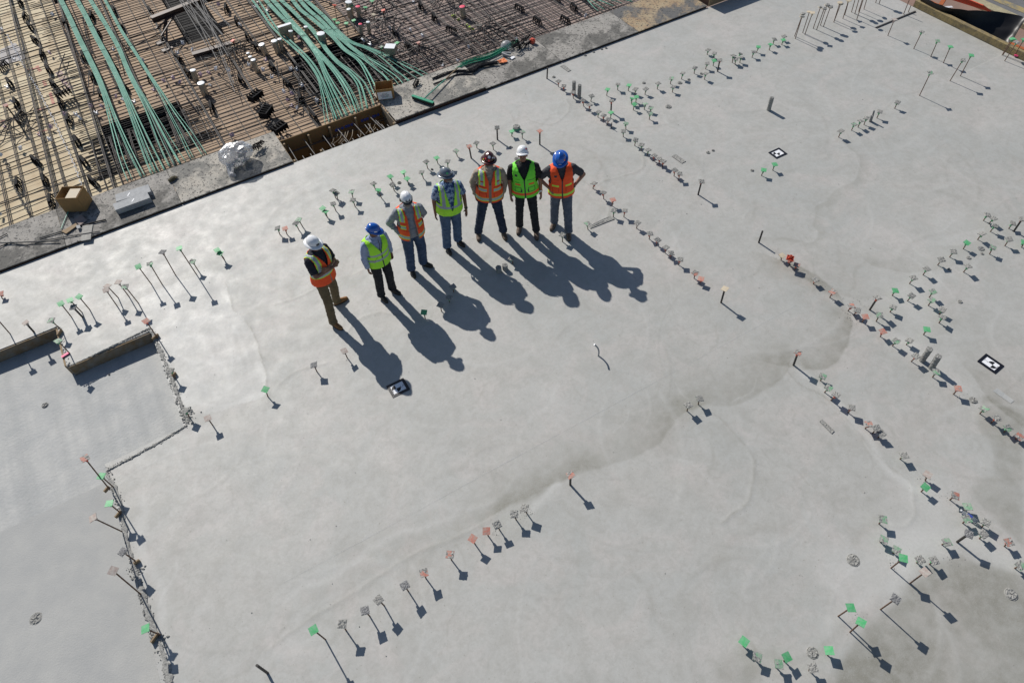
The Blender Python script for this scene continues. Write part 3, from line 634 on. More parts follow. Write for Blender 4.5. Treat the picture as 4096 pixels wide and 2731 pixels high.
row("diagonal from the walkway", 2100, 200, .4464, "197,258,202,159,nk 298,330,300,283,k 348,370,348,325,k 433,435,430,383,k 527,508,520,455,k 575,545,578,495,k 653,605,658,558,c 700,640,705,590,k 740,672,745,625,k 775,703,778,652,nd 880,778,882,730,c 903,710,905,660,G 983,858,992,808,c 1042,905,1045,853,c 1095,945,1103,898,c 1153,995,1158,948,k 1203,1022,1205,978,k 1232,1050,1240,1001,k 1335,1130,1343,1078,k 1378,1165,1385,1111,k")
row("loose field above the centre", 2100, 200, .4464, "590,463,597,415,c 770,560,775,458,kk 767,612,770,563,g 732,410,740,355,g 830,360,833,310,c 925,367,932,318,g 985,400,990,353,c 1075,400,1083,353,c 953,488,960,436,g 993,472,998,423,g 970,540,980,488,g 1068,535,1076,485,G 1125,560,1128,520,G 1113,623,1122,571,G 1185,352,1193,303,c 1302,305,1313,255,G 1320,380,1328,333,c 1402,262,1413,211,c 1515,213,1523,163,c 1608,267,1618,215,c 1618,172,1632,123,c 1685,145,1695,98,g 1725,195,1745,95,kk 1632,43,1640,3,c 1690,73,1697,33,c")
row("row leading up to the tall rods", 2700, 0, .3826, "598,657,610,585,c 675,600,683,565,c 677,658,688,603,c 627,680,635,621,c 805,603,823,548,c 853,550,872,493,g 985,527,1000,468,g 1025,465,1040,415,c 1130,430,1140,385,c 1115,470,1133,421,g")
row("stand of tall rods at the top", 2700, 0, .3826, "1250,382,1335,150,E 1258,407,1328,178,E 1335,345,1405,128,D 1357,365,1438,138,t 1445,300,1520,82,E 1480,315,1560,94,E 1520,268,1590,57,E 1552,280,1625,77,E 1660,235,1725,30,D 1668,215,1733,45,E 1755,198,1815,8,t 1775,160,1818,5,t 1845,130,1905,-80,E 1880,148,1940,-60,E 1920,125,1985,-90,E 1975,100,2035,-110,E 1900,208,1975,-20,E 2098,32,2158,-180,E 2133,45,2198,-160,E")
row("row across the middle right", 2700, 0, .3826, "1710,1437,1735,1372,c 1845,1365,1875,1303,G 1912,1333,1940,1268,c 1975,1305,2000,1238,c 2110,1237,2140,1171,c 2296,1137,2326,1073,c")
row("tall line at the upper right", 3296, 0, .3826, "998,1001,1112,765,G 1317,848,1450,632,c 1425,797,1540,582,g 1247,662,1322,492,g 1115,598,1187,432,G 938,512,1023,337,c 667,375,737,207,p 832,152,900,-20,n 880,130,910,60,n 1860,580,1965,410,g 1872,575,1980,412,g 1888,640,2015,447,c 1985,590,2090,417,g")
row("pair beside the third survey target", 2900, 500, .3827, "498,475,520,414,g 380,530,405,472,g")
print("dowels", NDOW, "heights", sorted(HS)[:12], sorted(HS)[-30:])

# upside-down red cap lying on a capped dowel
P = G(3160, 1034, .20); o = empty("safety_cover", P, .6); tag(o, "bright orange red cap lying upside down on top of a capped dowel", "dowel cap")
mb = MB(); mb.box((0, 0, .004), (.125, .125, .008)); 
for s in (-1, 1): mb.box((s * .058, 0, .012), (.009, .125, .018)); mb.box((0, s * .058, .0122), (.107, .0088, .0176))
for k in range(4): mb.box((0, 0, .017), (.15 if k < 2 else .15, .006, .02), rz=math.pi / 4 + k * math.pi / 2)
mb.build("cap_plate", "red_cap", o); MB().lathe([(.026, .008), (.024, .075), (.018, .075), (.018, .03), (0, .03)], 14).build("cap_socket", "red_cap", o)

# bent grey conduit, crusted pipes and stubs
def pipe(b, t, r, name, material, label, cat, lid=None, bz=0., group=None, n=20, crusty=False):
    B = G(*b, bz); P, s = top_over(B, *t); P = G(t[0], t[1], bz + s)
    o = empty(name, B); tag(o, label, cat, group); d = P - B; M = d.to_track_quat('Z', 'Y').to_matrix().to_4x4(); L = d.length
    mb = MB(); rr = random.Random(int(b[0])); prof = [(r, L * k / 10) for k in range(11)]
    mb.lathe(prof, n, M=M, fn=(lambda v, g_: Vector((v.x * (1 + rr.uniform(-.05, .07)), v.y * (1 + rr.uniform(-.05, .07)), v.z))) if crusty else None)
    mb.build("tube", material, o, smooth=not crusty)
    mb = MB(); mb.lathe([(r * 1.04, L - .002), (r * 1.04, L + .006), (r * .7, L + .010), (0, L + .012)], n, M=M, fn=(lambda v, g_: v + Vector((0, 0, rr.uniform(-.004, .008)))) if crusty else None)
    mb.build("lid" if not crusty else "crusted_top", lid or material, o)
    return o
def W(ox, oy, s, x, y): return (ox + x * s, oy + y * s)
for nm, b, t, r, lb in (("a", W(3296, 1350, .3826, 1022, 240), W(3296, 1350, .3826, 1105, 120), .047, "left one of two stout grey crusted pipes near target 1"),
                        ("b", W(3296, 1350, .3826, 1122, 318), W(3296, 1350, .3826, 1198, 195), .047, "right one of two stout grey crusted pipes near target 1"),
                        ("c", W(2100, 200, .4464, 437, 400), W(2100, 200, .4464, 440, 287), .042, "left one of two dark crusted pipes near the plywood walkway"),
                        ("d", W(2100, 200, .4464, 485, 425), W(2100, 200, .4464, 490, 317), .042, "right one of two dark crusted pipes near the plywood walkway"),
                        ("e", W(2700, 0, .3826, 978, 1152), W(2700, 0, .3826, 1013, 1025), .046, "lone grey crusted pipe standing on bare floor above the survey target"),
                        ("f", W(1700, 500, .3826, 775, 1535), W(1700, 500, .3826, 768, 1490), .052, "lower left crusted stub pipe standing among the workers' shadows"),
                        ("g", W(1700, 500, .3826, 838, 1508), W(1700, 500, .3826, 834, 1465), .050, "upper right crusted stub pipe standing among the workers' shadows"),
                        ("h", W(3296, 0, .3826, 482, 1272), W(3296, 0, .3826, 503, 1215), .030, "short black crusted stump beside the middle right row of caps"),
                        ("i", W(3296, 0, .3826, 492, 1268), W(3296, 0, .3826, 523, 1165), .018, "thin black crusted stake leaning beside the short black stump")):
    pipe(b, t, r, "crusted_pipe", "crust_pipe" if nm not in "hi" else "crust_dark", lb, "pipe", group="crusted pipes cast into the slab", crusty=True)
B = G(*W(2300, 700, .5102, 183, 1418)); pts = [B + Vector((0, 0, 0))]
for px, z in ((W(2300, 700, .5102, 187, 1385), .10), (W(2300, 700, .5102, 178, 1355), .20), (W(2300, 700, .5102, 153, 1329), .29)):
    pts.append(G(px[0], px[1], z))
o = empty("bent_conduit", B); tag(o, "bent grey plastic conduit sticking out of the open floor", "conduit")
MB().tube([p - B for p in resample(pts, 14)], .0135, 10).build("tube", "foam_block", o, smooth=True)
MB().tube([resample(pts, 14)[-1] - B, resample(pts, 14)[-1] - B + (pts[-1] - pts[-2]).normalized() * .006], .0145, 10).build("open_end", "white_lid", o)

# round cast-in sleeves: ring, crusted plug
rings = [(W(1700, 500, .3826, 957, 45), .085, 1, "tall bluish crusted dome behind the white helmet"), (W(1700, 500, .3826, 960, 357), .058, 0, "half-open round sleeve beside the white helmet"), (W(1700, 500, .3826, 897, 235), .042, 0, "small crusted sleeve left of the white helmet"),
         (W(2100, 200, .4464, 257, 245), .045, 0, "small round sleeve at the foot of the walkway rod"), (W(2100, 200, .4464, 1285, 510), .075, 0, "wide round sleeve below the loose green group"), (W(2100, 200, .4464, 1065, 298), .045, 0, "small round sleeve above the loose green group"),
         (W(2100, 200, .4464, 1387, 297), .058, 0, "round sleeve among the upper caps, left one"), (W(2100, 200, .4464, 1468, 268), .04, 0, "smaller round sleeve beside the upper left one"), (W(2100, 200, .4464, 1580, 215), .042, 0, "small crusted sleeve under the upper caps"),
         (W(2100, 200, .4464, 540, 52), .04, 0, "leftmost crusted sleeve along the walkway edge"), (W(2100, 200, .4464, 615, 22), .036, 0, "second crusted sleeve along the walkway edge"), (W(2300, 0, .2551, 420, 778), .035, 0, "third crusted sleeve along the walkway edge"), (W(2300, 0, .2551, 487, 762), .035, 0, "rightmost crusted sleeve along the walkway edge"),
         (W(3296, 800, .3826, 1640, 510), .065, 0, "larger round sleeve inside the right-edge double row"), (W(3296, 800, .3826, 1650, 562), .035, 0, "small crusted knob under the larger right-edge sleeve"), (W(3296, 800, .3826, 1512, 607), .045, 0, "round sleeve left of the larger right-edge sleeve"), (W(3296, 800, .3826, 1308, 727), .035, 0, "dark little sleeve between green caps at the right"), (W(3296, 800, .3826, 1420, 1065), .04, 0, "faint round sleeve in the clean floor at the right"),
         (W(3296, 1350, .3826, 1558, 655), .062, 0, "round broken sleeve beside the bare grey plank strip"), (W(3296, 1900, .3826, 305, 888), .088, 0, "largest round sleeve with a cracked grey ring, lower right"), (W(3296, 1900, .3826, 1955, 1243), .082, 0, "dark gravelly round plug in the damp bottom right floor"),
         (W(2700, 2131, .3827, 1435, 1250), .075, 0, "dark gravelly plug in the bottom right cluster"), (W(0, 2031, .4464, 325, 990), .09, 0, "round broken sleeve in the lower left floor"), (W(0, 1000, .4464, 403, 1390), .055, 0, "crusted bump on the sunken floor at the far left"), (W(0, 1000, .4464, 980, 1118), .018, 0, "tiny dark bump on the sunken floor"),
         (W(1100, 500, .5739, 867, 405), .045, 0, "round sleeve among the caps left of the white climbing helmet"), (W(1100, 500, .5739, 1095, 312), .03, 0, "little sleeve left of the grey hard hat"), (W(2900, 500, .3827, 283, 478), .04, 0, "half-buried sleeve left of the green pair"), (W(2100, 200, .4464, 1640, 922), .045, 0, "left bit of the crusted patch in the open floor"), (W(2100, 200, .4464, 1685, 903), .035, 0, "right bit of the crusted patch in the open floor")]
for c, r, dome, lb in rings:
    r *= .9
    z0 = LOW if (c[0] < 600 and c[1] > 1450) else 0.
    P = G(*c, z0); o = empty("cast_in_sleeve", P, rnd.uniform(0, 6)); tag(o, lb, "sleeve", "round sleeves cast into the slab"); rr = random.Random(int(c[0]))
    hh = .07 if dome else .006
    MB().lathe([(r * 1.12, .001), (r * 1.08, hh), (r * .96, hh + .003), (r * .93, hh - .002)], 22, fn=lambda v, g_: v + Vector((rr.uniform(-.002, .002), 0, rr.uniform(-.003, .003) if v.z > .002 else 0))).build("ring", "crust" , o)
    mb = MB(); mb.lathe([(r * .93, hh + .0005), (r * .8, hh + .009), (r * .5, hh + .006), (r * .25, hh + .010), (0, hh + .006)], 18, fn=lambda v, g_: v + Vector((0, 0, rr.uniform(-.006, .008))))
    mb.build("plug", "crust_dark" if r in (.075, .082) or rr.random() < .2 else "crust", o)
    if dome: MB().lathe([(r * 1.125, .01), (r * 1.10, .05)], 22).build("rim_band", "tendon_green", o)

# small rectangular boxes and strips let into the floor
def inlay(px, name, label, mt, z0=.0, rough=True):
    P = [G(*p) for p in px]; c = sum(P, Vector()) / 4; o = empty(name, c); tag(o, label, name.replace('_', ' '))
    q = orient([(p - c).to_2d()[:] for p in P]); mb = MB(); n = 10; vs = []; rr = random.Random(int(px[0][0]))
    for a in range(n + 1):
        for b in range(n + 1):
            u, v = a / n, b / n; x = (1 - u) * (1 - v) * q[0][0] + u * (1 - v) * q[1][0] + u * v * q[2][0] + (1 - u) * v * q[3][0]; y = (1 - u) * (1 - v) * q[0][1] + u * (1 - v) * q[1][1] + u * v * q[2][1] + (1 - u) * v * q[3][1]
            e = a in (0, n) or b in (0, n)
            vs.append((x, y, .005 if not rough else (.011 if e else rr.uniform(.003, .012))))
    mb.add(vs, [(a * (n + 1) + b, (a + 1) * (n + 1) + b, (a + 1) * (n + 1) + b + 1, a * (n + 1) + b + 1) for a in range(n) for b in range(n)]); mb.build("fill", mt, o)
    if rough:
        mb = MB()
        for i_ in range(4):
            a, b = Vector((*q[i_], .006)), Vector((*q[(i_ + 1) % 4], .006)); mb.tube([a, b], .005, 5)
        mb.build("rim", "crust_dark", o)
s4 = lambda L, ox, oy, s: [W(ox, oy, s, *p) for p in L]
inlay(s4([(317, 150), (350, 138), (412, 185), (385, 198)], 2100, 200, .4464), "box_former", "small sunken rectangular box near the walkway at the top centre", "crust")
inlay(s4([(1315, 955), (1348, 937), (1440, 1000), (1405, 1018)], 2100, 200, .4464), "box_former", "sunken rectangular box below the long diagonal of caps", "crust")
inlay(s4([(1968, 640), (1990, 622), (2097, 725), (2075, 748)], 2400, 1400, .4464), "box_former", "narrow scratched oval box in the clean floor at the right", "crust")
inlay(s4([(1762, 558), (1808, 527), (1988, 660), (1950, 690)], 3296, 1350, .3826), "bare_strip", "pale smooth bare strip beside the damp patch at the right edge", "lower_concrete", rough=False)
inlay(s4([(1715, 1060), (1730, 1085), (1980, 985), (1940, 950)], 1700, 500, .3826), "mortar_trough", "line of rough crusted mortar between two green dowels", "crust")

# survey targets taped to the floor
def glyph_strokes(ch):
    if ch == "1": return [[(.0, -.5), (0, .5), (-.2, .3)], [(-.25, -.5), (.25, -.5)]]
    if ch == "2": return [[(-.3, .28), (-.2, .45), (0, .5), (.22, .42), (.28, .2), (.1, -.1), (-.3, -.5), (.32, -.5)]]
    return [[(-.3, .35), (-.1, .5), (.15, .45), (.27, .25), (.15, .05), (-.05, 0)]]
def target(px, ch, label, flip=False):
    P = [G(*p) for p in px]; c = sum(P, Vector()) / 4; e = (P[1] - P[0]) + (P[2] - P[3]); L = e.length / 2; Wd = ((P[3] - P[0]).length + (P[2] - P[1]).length) / 2
    o = empty("survey_target", (c.x, c.y, .004), math.atan2(e.y, e.x)); tag(o, label, "survey target", "checkered survey targets taped to the floor")
    MB().box((0, 0, .0022), (L, Wd, .0012)).build("paper_sheet", "paper", o)
    tw = .048
    for s in (-1, 1):
        MB().box((s * .012, s * (Wd / 2 + tw / 2 - .008), .0036), (L + tw * 1.1, tw, .0009)).build("tape_strip", "tape", o)
        MB().box((s * (L / 2 + tw / 2 - .008), -s * .008, .0050), (tw, Wd + tw * 1.3, .0009)).build("tape_strip", "tape", o)
    cx = -L * .14; r = Wd * .40
    for k in (0, 1):
        mb = MB(); a0 = math.pi / 4 * 0 + k * math.pi + math.pi / 2; pts = [(cx, 0)] + [(cx + r * math.cos(a0 + math.pi / 2 * i_ / 10), r * math.sin(a0 + math.pi / 2 * i_ / 10)) for i_ in range(11)]
        mb.poly(pts, .0030, .0034); mb.build("black_quadrant", "ink", o)
    mb = MB()
    for st in glyph_strokes(ch):
        st = [Vector((L * .30 - y * .055, x * .055 * -1.3, .0032)) for x, y in st]
        for i_ in range(len(st) - 1):
            d = st[i_ + 1] - st[i_]; mb.box(((st[i_] + st[i_ + 1]) / 2), (d.length + .003, .004, .0006), rz=math.atan2(d.y, d.x))
    mb.build("number", "ink", o)
    mb = MB()
    for k in range(5): mb.box((-L * .43, -.04 + k * .013, .0032), (.012, .007, .0005))
    mb.build("small_print", "ink", o)
def inner(o_, x, y, s, L): return [W(o_, x, s, *p) for p in L]
target([W(3296, 1350, .3826, 1785, 358), W(3296, 1350, .3826, 1640, 255), W(3296, 1350, .3826, 1697, 195), W(3296, 1350, .3826, 1840, 290)][0:4], "1", "target sheet numbered 1 with black tape, near the right edge")
s_ = 130 / 2038
target([(1530 + x * s_, 1500 + y * s_) for x, y in ((740, 1260), (1545, 850), (1235, 360), (415, 745))], "2", "target sheet numbered 2 lying across the leftmost worker's head shadow")
s_ = 160 / 2352
target([(3040 + x * s_, 570 + y * s_) for x, y in ((985, 885), (1455, 660), (1100, 420), (615, 635))], "3", "target sheet with a half-hidden numeral, upper right above two green caps")

# chalk line
mb = MB(); P0 = G(1135, 2330); P1 = G(3185, 1222); d = P1 - P0; n = Vector((-d.y, d.x, 0)).normalized() * .0035; NC = 60; rr = random.Random(4); vs = []
for k in range(NC + 1):
    w = n * rr.uniform(.5, 1.1); p = P0 + d * k / NC + Vector((0, 0, .0075)); vs += [p - w, p + w]
mb.add(vs, [(2 * k, 2 * k + 2, 2 * k + 3, 2 * k + 1) for k in range(NC)])
MATS["chalk"].node_tree.nodes["Principled BSDF"].inputs["Alpha"].default_value = .28
tag(mb.build("chalk_line", "chalk"), "faint blue chalk line running diagonally across the open floor", "chalk line")
# ---------------------------------------------------------------- the walkway on the pour stop, and the pit in it
def X6(x, y): return (x * .3571, 500 + y * .3571)
def X5(x, y): return (1560 + x * .3571, y * .3571)
def XD(x, y): return (780 + x * .3571, y * .3571)
def X3(x, y): return (x * .3571, y * .3571)
ZW = .05; VW0 = VB + .005
VW1 = G(1517, 425, ZW).y + .05; VW2 = G(820, 625, ZW).y
ux = lambda p, z=ZW: G(*p, z).x
seams = [ux(p) for p in ((264, 982), (728, 818))]; ua, ub = ux((1175, 652)), ux((1586, 492))
edges = [seams[0] - 2.44, seams[0], seams[1], ua]; e2 = [ub, ux((1951, 361)), ux((2249, 246)), ux((2558, 130)), ux((2843, 32))]
pan = []
for i_ in range(3): pan.append((edges[i_] + .004, edges[i_ + 1] - .004, .0))
for i_ in range(4): pan.append((e2[i_] + .004, e2[i_ + 1] - .004, .05 if i_ == 0 else .0))
plabels = ["dark dirty plywood walkway panel at the far left edge", "plywood walkway panel holding the cardboard box and grey blocks", "plywood walkway panel under the clear plastic bag", "raised plywood walkway panel holding the broom", "plywood walkway panel under the ends of the green rods", "mottled plywood walkway panel with dark spilt mortar, second from the right", "orange-stained plywood walkway panel at the top right end"]
pm = ["splat_dark", "splat_dark", "splat_mid", "splat_mid", "splat_dark", "splat_dark", "splat_tan"]
for (a, b, dz), lb, m_ in zip(pan, plabels, pm):
    z = ZW + dz; o = empty("walkway_panel", ((a + b) / 2, (VW0 + VW2) / 2, z - .02)); tag(o, lb, "plywood panel", "plywood walkway panels on the pour stop")
    L, D = b - a, VW2 - VW0 + (.0 if b > ub else 0); mb = MB(); mb.box((0, rnd.uniform(0, .02), .01), (L, D, .02)); mb.build("board", m_, o)
    mb = MB(); mb.box((0, -D / 2 + .05, -.0325 - dz / 2), (L, .04, .063 + dz)); mb.box((0, D / 2 - .08, -.0325 - dz / 2), (L, .04, .063 + dz)); mb.build("batten", "dark_steel", o)  # dark colour on the battens paints in the shade below the panel edge
    # dried mortar crumbs on the panel
    cb = MB(); rr = random.Random(int(a * 10) + 99); cc = [(rr.uniform(-L / 2, L / 2), rr.uniform(-D / 2, D / 2)) for _ in range(5)]
    for k in range(170):
        x, y = rr.choice(cc); x += rr.gauss(0, .3); y += rr.gauss(0, .18)
        if abs(x) < L / 2 - .02 and abs(y) < D / 2 - .02: lump(cb, (x, y, .022), rr.uniform(.003, .010), rr)
    c_ = cb.build("mortar_crumbs", "crust_dark", o); tag(c_, kind="stuff")

# pit: box between the walkway ends
pit = MB(); z1 = -.58; A, B_, c0, c1 = ua + .005, ub - .005, VB + .005, VW1
o = empty("pour_pit", ((A + B_) / 2, (c0 + c1) / 2, z1)); tag(o, "open dark timber-sided pit between the two halves of the plywood walkway", "pit")
def L2(p): return Vector((p[0] - o.location.x, p[1] - o.location.y, p[2] - z1))
mb = MB(); mb.add([L2(p) for p in ((A, c0, z1), (B_, c0, z1), (B_, c1, z1), (A, c1, z1))], [(0, 1, 2, 3)]); mb.build("floor", "pit_shade", o)
MB().box(L2(((A + B_) / 2, c1, (ZW - .01 + z1) / 2)), (B_ - A, .022, ZW - .01 - z1)).build("back_form", "cardboard_in", o)
for x in (A, B_): MB().box(L2((x, (c0 + c1) / 2, (ZW - .03 + z1) / 2)), (.02, c1 - c0 - .03, ZW - .03 - z1)).build("side_form", "form_wood", o)
MB().box(L2(((A + B_) / 2, c0 + .012, (z1 - .02) / 2)), (B_ - A - .03, .02, -z1 - .02)).build("front_form", "form_wood", o)
def P4(x, y): return (1050 + x * .2551, 400 + y * .2551)
for k, (bx, by, tx, ty) in enumerate(((385, 830, 345, 700), (800, 790, 725, 560), (1110, 640, 1055, 440), (1510, 420, 1460, 290))):
    x = G(*P4(tx, ty), .0).x; MB().box(L2((x, c1 - .06, -.25)), (.04, .09, .5)).build("brace", "wood", o)
for x, y in ((490, 930), (915, 790), (1690, 500), (2060, 370)):
    x = G(*P4(x, y), 0).x; MB().box(L2((x, c0 + .05, -.10)), (.04, .05, .24)).build("brace", "wood", o)
for i_, (x0, y0, x1_, y1_) in enumerate(((395, 710, 550, 965), (645, 615, 828, 862), (943, 550, 1100, 762), (1145, 418, 1355, 665), (1405, 340, 1618, 572), (1642, 222, 1885, 465), (630, 880, 660, 925), (752, 845, 775, 882), (935, 762, 975, 810), (1100, 690, 1140, 735), (1240, 680, 1265, 700), (1490, 545, 1525, 590), (1605, 390, 1690, 500), (1655, 372, 1750, 520), (1775, 320, 1915, 452), (1868, 385, 1920, 450), (1957, 390, 1990, 425), (1795, 460, 1815, 485), (1410, 605, 1440, 640), (1285, 625, 1325, 665))):
    p1 = G(*P4(x1_, y1_), -.02); p0 = G(*P4(x0, y0), -.10 if i_ < 6 else -.12); p1.y = max(p1.y, VB + .0)
    MB().tube([L2(p0), L2(p1)], .0075, 6).build("rod", "rod_grey", o)
for (x0, y0, xm, ym, x1_, y1_) in ((1180, 540, 1170, 570, 1165, 600), (1122, 595, 1105, 650, 1070, 700), (1245, 510, 1215, 600, 1110, 690), (1300, 505, 1280, 600, 1195, 680), (1345, 490, 1300, 610, 1210, 695), (1415, 470, 1405, 560, 1355, 655), (1540, 480, 1545, 550, 1530, 590), (1685, 375, 1680, 450, 1620, 530), (1770, 340, 1765, 390, 1735, 450), (1820, 330, 1815, 360, 1800, 375), (1780, 430, 1760, 455, 1735, 480), (1255, 600, 1225, 640, 1190, 680)):
    q = [G(*P4(a_, b_), z_) for a_, b_, z_ in ((x0, y0, -.12), (xm, ym, -.16), (x1_, y1_, -.22))]
    MB().tube([L2(p) for p in resample(q, 8)], .007, 5).build("strand_end", "tan_cap", o)
for x, y in ((1145, 460), (1190, 450), (1245, 430), (1300, 405), (1345, 400), (1395, 380), (1555, 320), (1605, 310), (1650, 300), (1725, 250), (1760, 245), (1805, 225)):
    p = G(*P4(x, y), -.18); p.y = c1 - .014; M = Matrix.Translation(L2(p)) @ Matrix.Rotation(math.pi / 2, 4, 'X'); MB().lathe([(.035, 0), (.035, .006), (.012, .008), (.008, .05), (0, .05)], 12, M=M).build("anchor_flange", "label_blue", o)
q = [G(*P4(945, 580), -.25), G(*P4(1070, 690), -.3)]; MB().tube([L2(p) for p in q], .05, 12).build("drum_pipe", "dark_steel", o, smooth=True)

# raised timber box at the far end of the walkway
ue = ux((2843, 32), 0); hB = (VB - G(2903, 59).y) * math.tan(SUN_EL)
o = empty("timber_box", (ue + .75, VB + .7, -.3)); tag(o, "tall brown timber box rising at the top edge behind the slab", "form box")
MB().box((0, -.66, .3 + hB / 2), (1.5, .03, hB + .0)).build("front_board", "wood", o); MB().box((-.735, .0, .3 + hB / 2), (.03, 1.28, hB)).build("side_board", "dark_steel", o); MB().box((.735, 0, .3 + hB / 2), (.03, 1.28, hB)).build("side_board", "wood", o); MB().box((0, .66, .3 + hB / 2), (1.5, .03, hB)).build("back_board", "wood", o)

# ---------------------------------------------------------------- decking of the next pour
ud0, ud1, vd0, vd1 = -9.0, 19.0, VB + .03, 30.0
holes = [(ua + .0, ub - .0, vd0 - .01, c1, 0)]
def hole(px, depth): # rectangular trench in deck coordinates
    P = [G(*p, DECK) for p in px]; holes.append((min(p.x for p in P), max(p.x for p in P), min(p.y for p in P), max(p.y for p in P), depth))
a = G(*X3(1180, 1360), DECK); b = G(*X3(2000, 1130), DECK); c = G(*X6(1290, 330), DECK); holes.append((a.x - .15, b.x, c.y - .1, b.y + .0, .9))
a = G(*XD(1080, 640), DECK); b = G(*XD(1930, 560), DECK); c = G(*XD(1480, 1000), DECK); holes.append((a.x - .1, b.x + .2, c.y - .2, max(a.y, b.y), .9))
a = G(690, 75, DECK); b = G(885, 115, DECK); c = G(820, 160, DECK); holes.append((min(a.x, b.x), max(a.x, b.x), c.y, 29.5, 1.2))
a = G(*X3(620, 60), DECK); b = G(*X3(1050, 10), DECK); holes.append((a.x, b.x, a.y + .1, a.y + 1.6, .5))
cutx = sorted({ud0, ud1} | {h[0] for h in holes} | {h[1] for h in holes}); cuty = sorted({vd0, vd1} | {h[2] for h in holes} | {h[3] for h in holes})
def fill(lst, st):
    out = []
    for p, q in zip(lst[:-1], lst[1:]): n = max(1, int((q - p) / st)); out += [p + (q - p) * k / n for k in range(n)]
    return out + [lst[-1]]
cutx = fill(cutx, 1.22); cuty = fill(cuty, 2.44)
dk = MB()
g0x = G(*X3(700, 750), DECK).x + .1
def inhole(x, y): return any(h[0] < x < h[1] and h[2] < y < h[3] for h in holes)
for i_ in range(len(cutx) - 1):
    for j_ in range(len(cuty) - 1):
        x, y = (cutx[i_] + cutx[i_ + 1]) / 2, (cuty[j_] + cuty[j_ + 1]) / 2
        if not inhole(x, y):
            g_ = .004; dk.box((x, y, DECK - .009 + rnd.uniform(-.0015, .0015)), (cutx[i_ + 1] - cutx[i_] - g_, cuty[j_ + 1] - cuty[j_] - g_, .018), mi=0 if x < g0x else (1 if x < 5.6 else 2))
dk.build("plywood_deck", ["plywood", "plywood_tan", "plywood_grey"]); tag(C.objects["plywood_deck"], kind="structure")
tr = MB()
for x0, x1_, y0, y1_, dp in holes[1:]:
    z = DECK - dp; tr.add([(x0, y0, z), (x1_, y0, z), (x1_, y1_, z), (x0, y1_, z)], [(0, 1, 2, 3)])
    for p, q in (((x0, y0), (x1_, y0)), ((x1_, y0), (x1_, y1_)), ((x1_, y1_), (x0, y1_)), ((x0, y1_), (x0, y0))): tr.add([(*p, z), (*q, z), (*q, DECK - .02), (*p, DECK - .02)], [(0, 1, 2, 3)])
tag(tr.build("beam_trench", "pit_shade"), kind="structure")
# paint marks sprayed on the deck
pk = MB(); mat("pink_paint", (.42, .12, .14), .85, (.62, .40, .26), 20); mat("purple_paint", (.25, .10, .35), .85, (.5, .38, .28), 20); mat("grey_sheet", (.42, .40, .40), .8, (.38, .36, .35), 3)
for x0, y0, x1_, y1_, w in ((410, 740, 450, 800, 12), (490, 900, 510, 960, 12), (560, 1040, 600, 1170, 10), (0, 1360, 180, 1330, 8), (420, 1235, 500, 1215, 10), (280, 790, 400, 765, 8), (0, 1150, 0, 1151, 4), (420, 1490, 540, 1450, 8)):
    a, b = G(*X3(x0, y0), DECK + .004), G(*X3(x1_, y1_), DECK + .004); d = (b - a); n_ = Vector((-d.y, d.x, 0)).normalized() * w * .0035 if d.length > .02 else Vector((.02, 0, 0)); pk.add([a - n_, b - n_, b + n_, a + n_], [(0, 1, 2, 3)])
tag(pk.build("spray_marks", "pink_paint"), "pink sprayed layout marks on the yellow plywood deck at the left", "spray marks")
pk = MB()
for k in range(11):
    a = G(*X3(630 + k * 12, 830 + k * 18), DECK + .004); pk.add([a, a + Vector((.16, .03, 0)), a + Vector((.15, .06, 0)), a + Vector((-.01, .03, 0))], [(0, 1, 2, 3)])
tag(pk.build("purple_scrawl", "purple_paint"), "purple sprayed scrawl on the yellow plywood deck", "spray marks")
P = [G(*X3(*p), DECK + .004) for p in ((0, 560), (170, 480), (265, 580), (290, 660), (0, 740))]; mb = MB(); mb.add(P, [tuple(range(5))]); tag(mb.build("grey_sheet", "grey_sheet"), "grey patch of sheet lying under the bars at the far left", "sheet")

# ---------------------------------------------------------------- reinforcing mats
def mat_bars(name, u0, u1, v0, v1, su, sv, rb, label, z=DECK + .04, jit=.02, seed=1, dbl=0, longz=.02, curve=None):
    """su: spacing of the bars running away from the slab, sv: spacing of the bars parallel to it"""
    rr = random.Random(seed); o = empty(name, (u0, v0, DECK)); tag(o, label, "rebar mat")
    bars = []; v = v0
    while v < v1:
        a0 = u0 + rr.uniform(-.3, .1); a1 = u1 + rr.uniform(-.1, .4); vv = v + rr.gauss(0, jit); k = rr.gauss(0, jit)
        bars.append([(a0 + (a1 - a0) * t_ / 6, vv + k * t_ / 6 + (curve(a0 + (a1 - a0) * t_ / 6) if curve else 0), z + .012 * math.sin(t_ * 2 + v)) for t_ in range(7)]); v += sv
    nb = len(bars); u = u0
    while u < u1:
        b0 = v0 + rr.uniform(-.05, .1); b1 = v1 + rr.uniform(-.4, .1); uu = u + rr.gauss(0, jit); k = rr.gauss(0, jit * 2)
        for q in range(2 if (dbl and rr.random() < dbl) else 1):
            bars.append([(uu + q * .03 + k * t_ / 6, b0 + (b1 - b0) * t_ / 6, z + longz + .01 * math.sin(t_ + u)) for t_ in range(7)])
        u += su
    bars.sort(key=lambda b: b[0][1])
    for n_, b in enumerate(bars[:96]):
        MB().tube([Vector(p) - Vector((u0, v0, DECK)) for p in b], rb, 5).build("bar", "rebar", o)
    if len(bars) > 96:
        mb = MB()
        for b in bars[96:]: mb.tube([Vector(p) - Vector((u0, v0, DECK)) for p in b], rb, 5)
        tag(mb.build("distant_bars", "rebar", o), kind="stuff")
g3 = lambda x, y: G(*X3(x, y), DECK); gd = lambda x, y: G(*XD(x, y), DECK)
uL = g3(700, 750).x; uM = G(1620, 100, DECK).x
vz = VW2 - .5
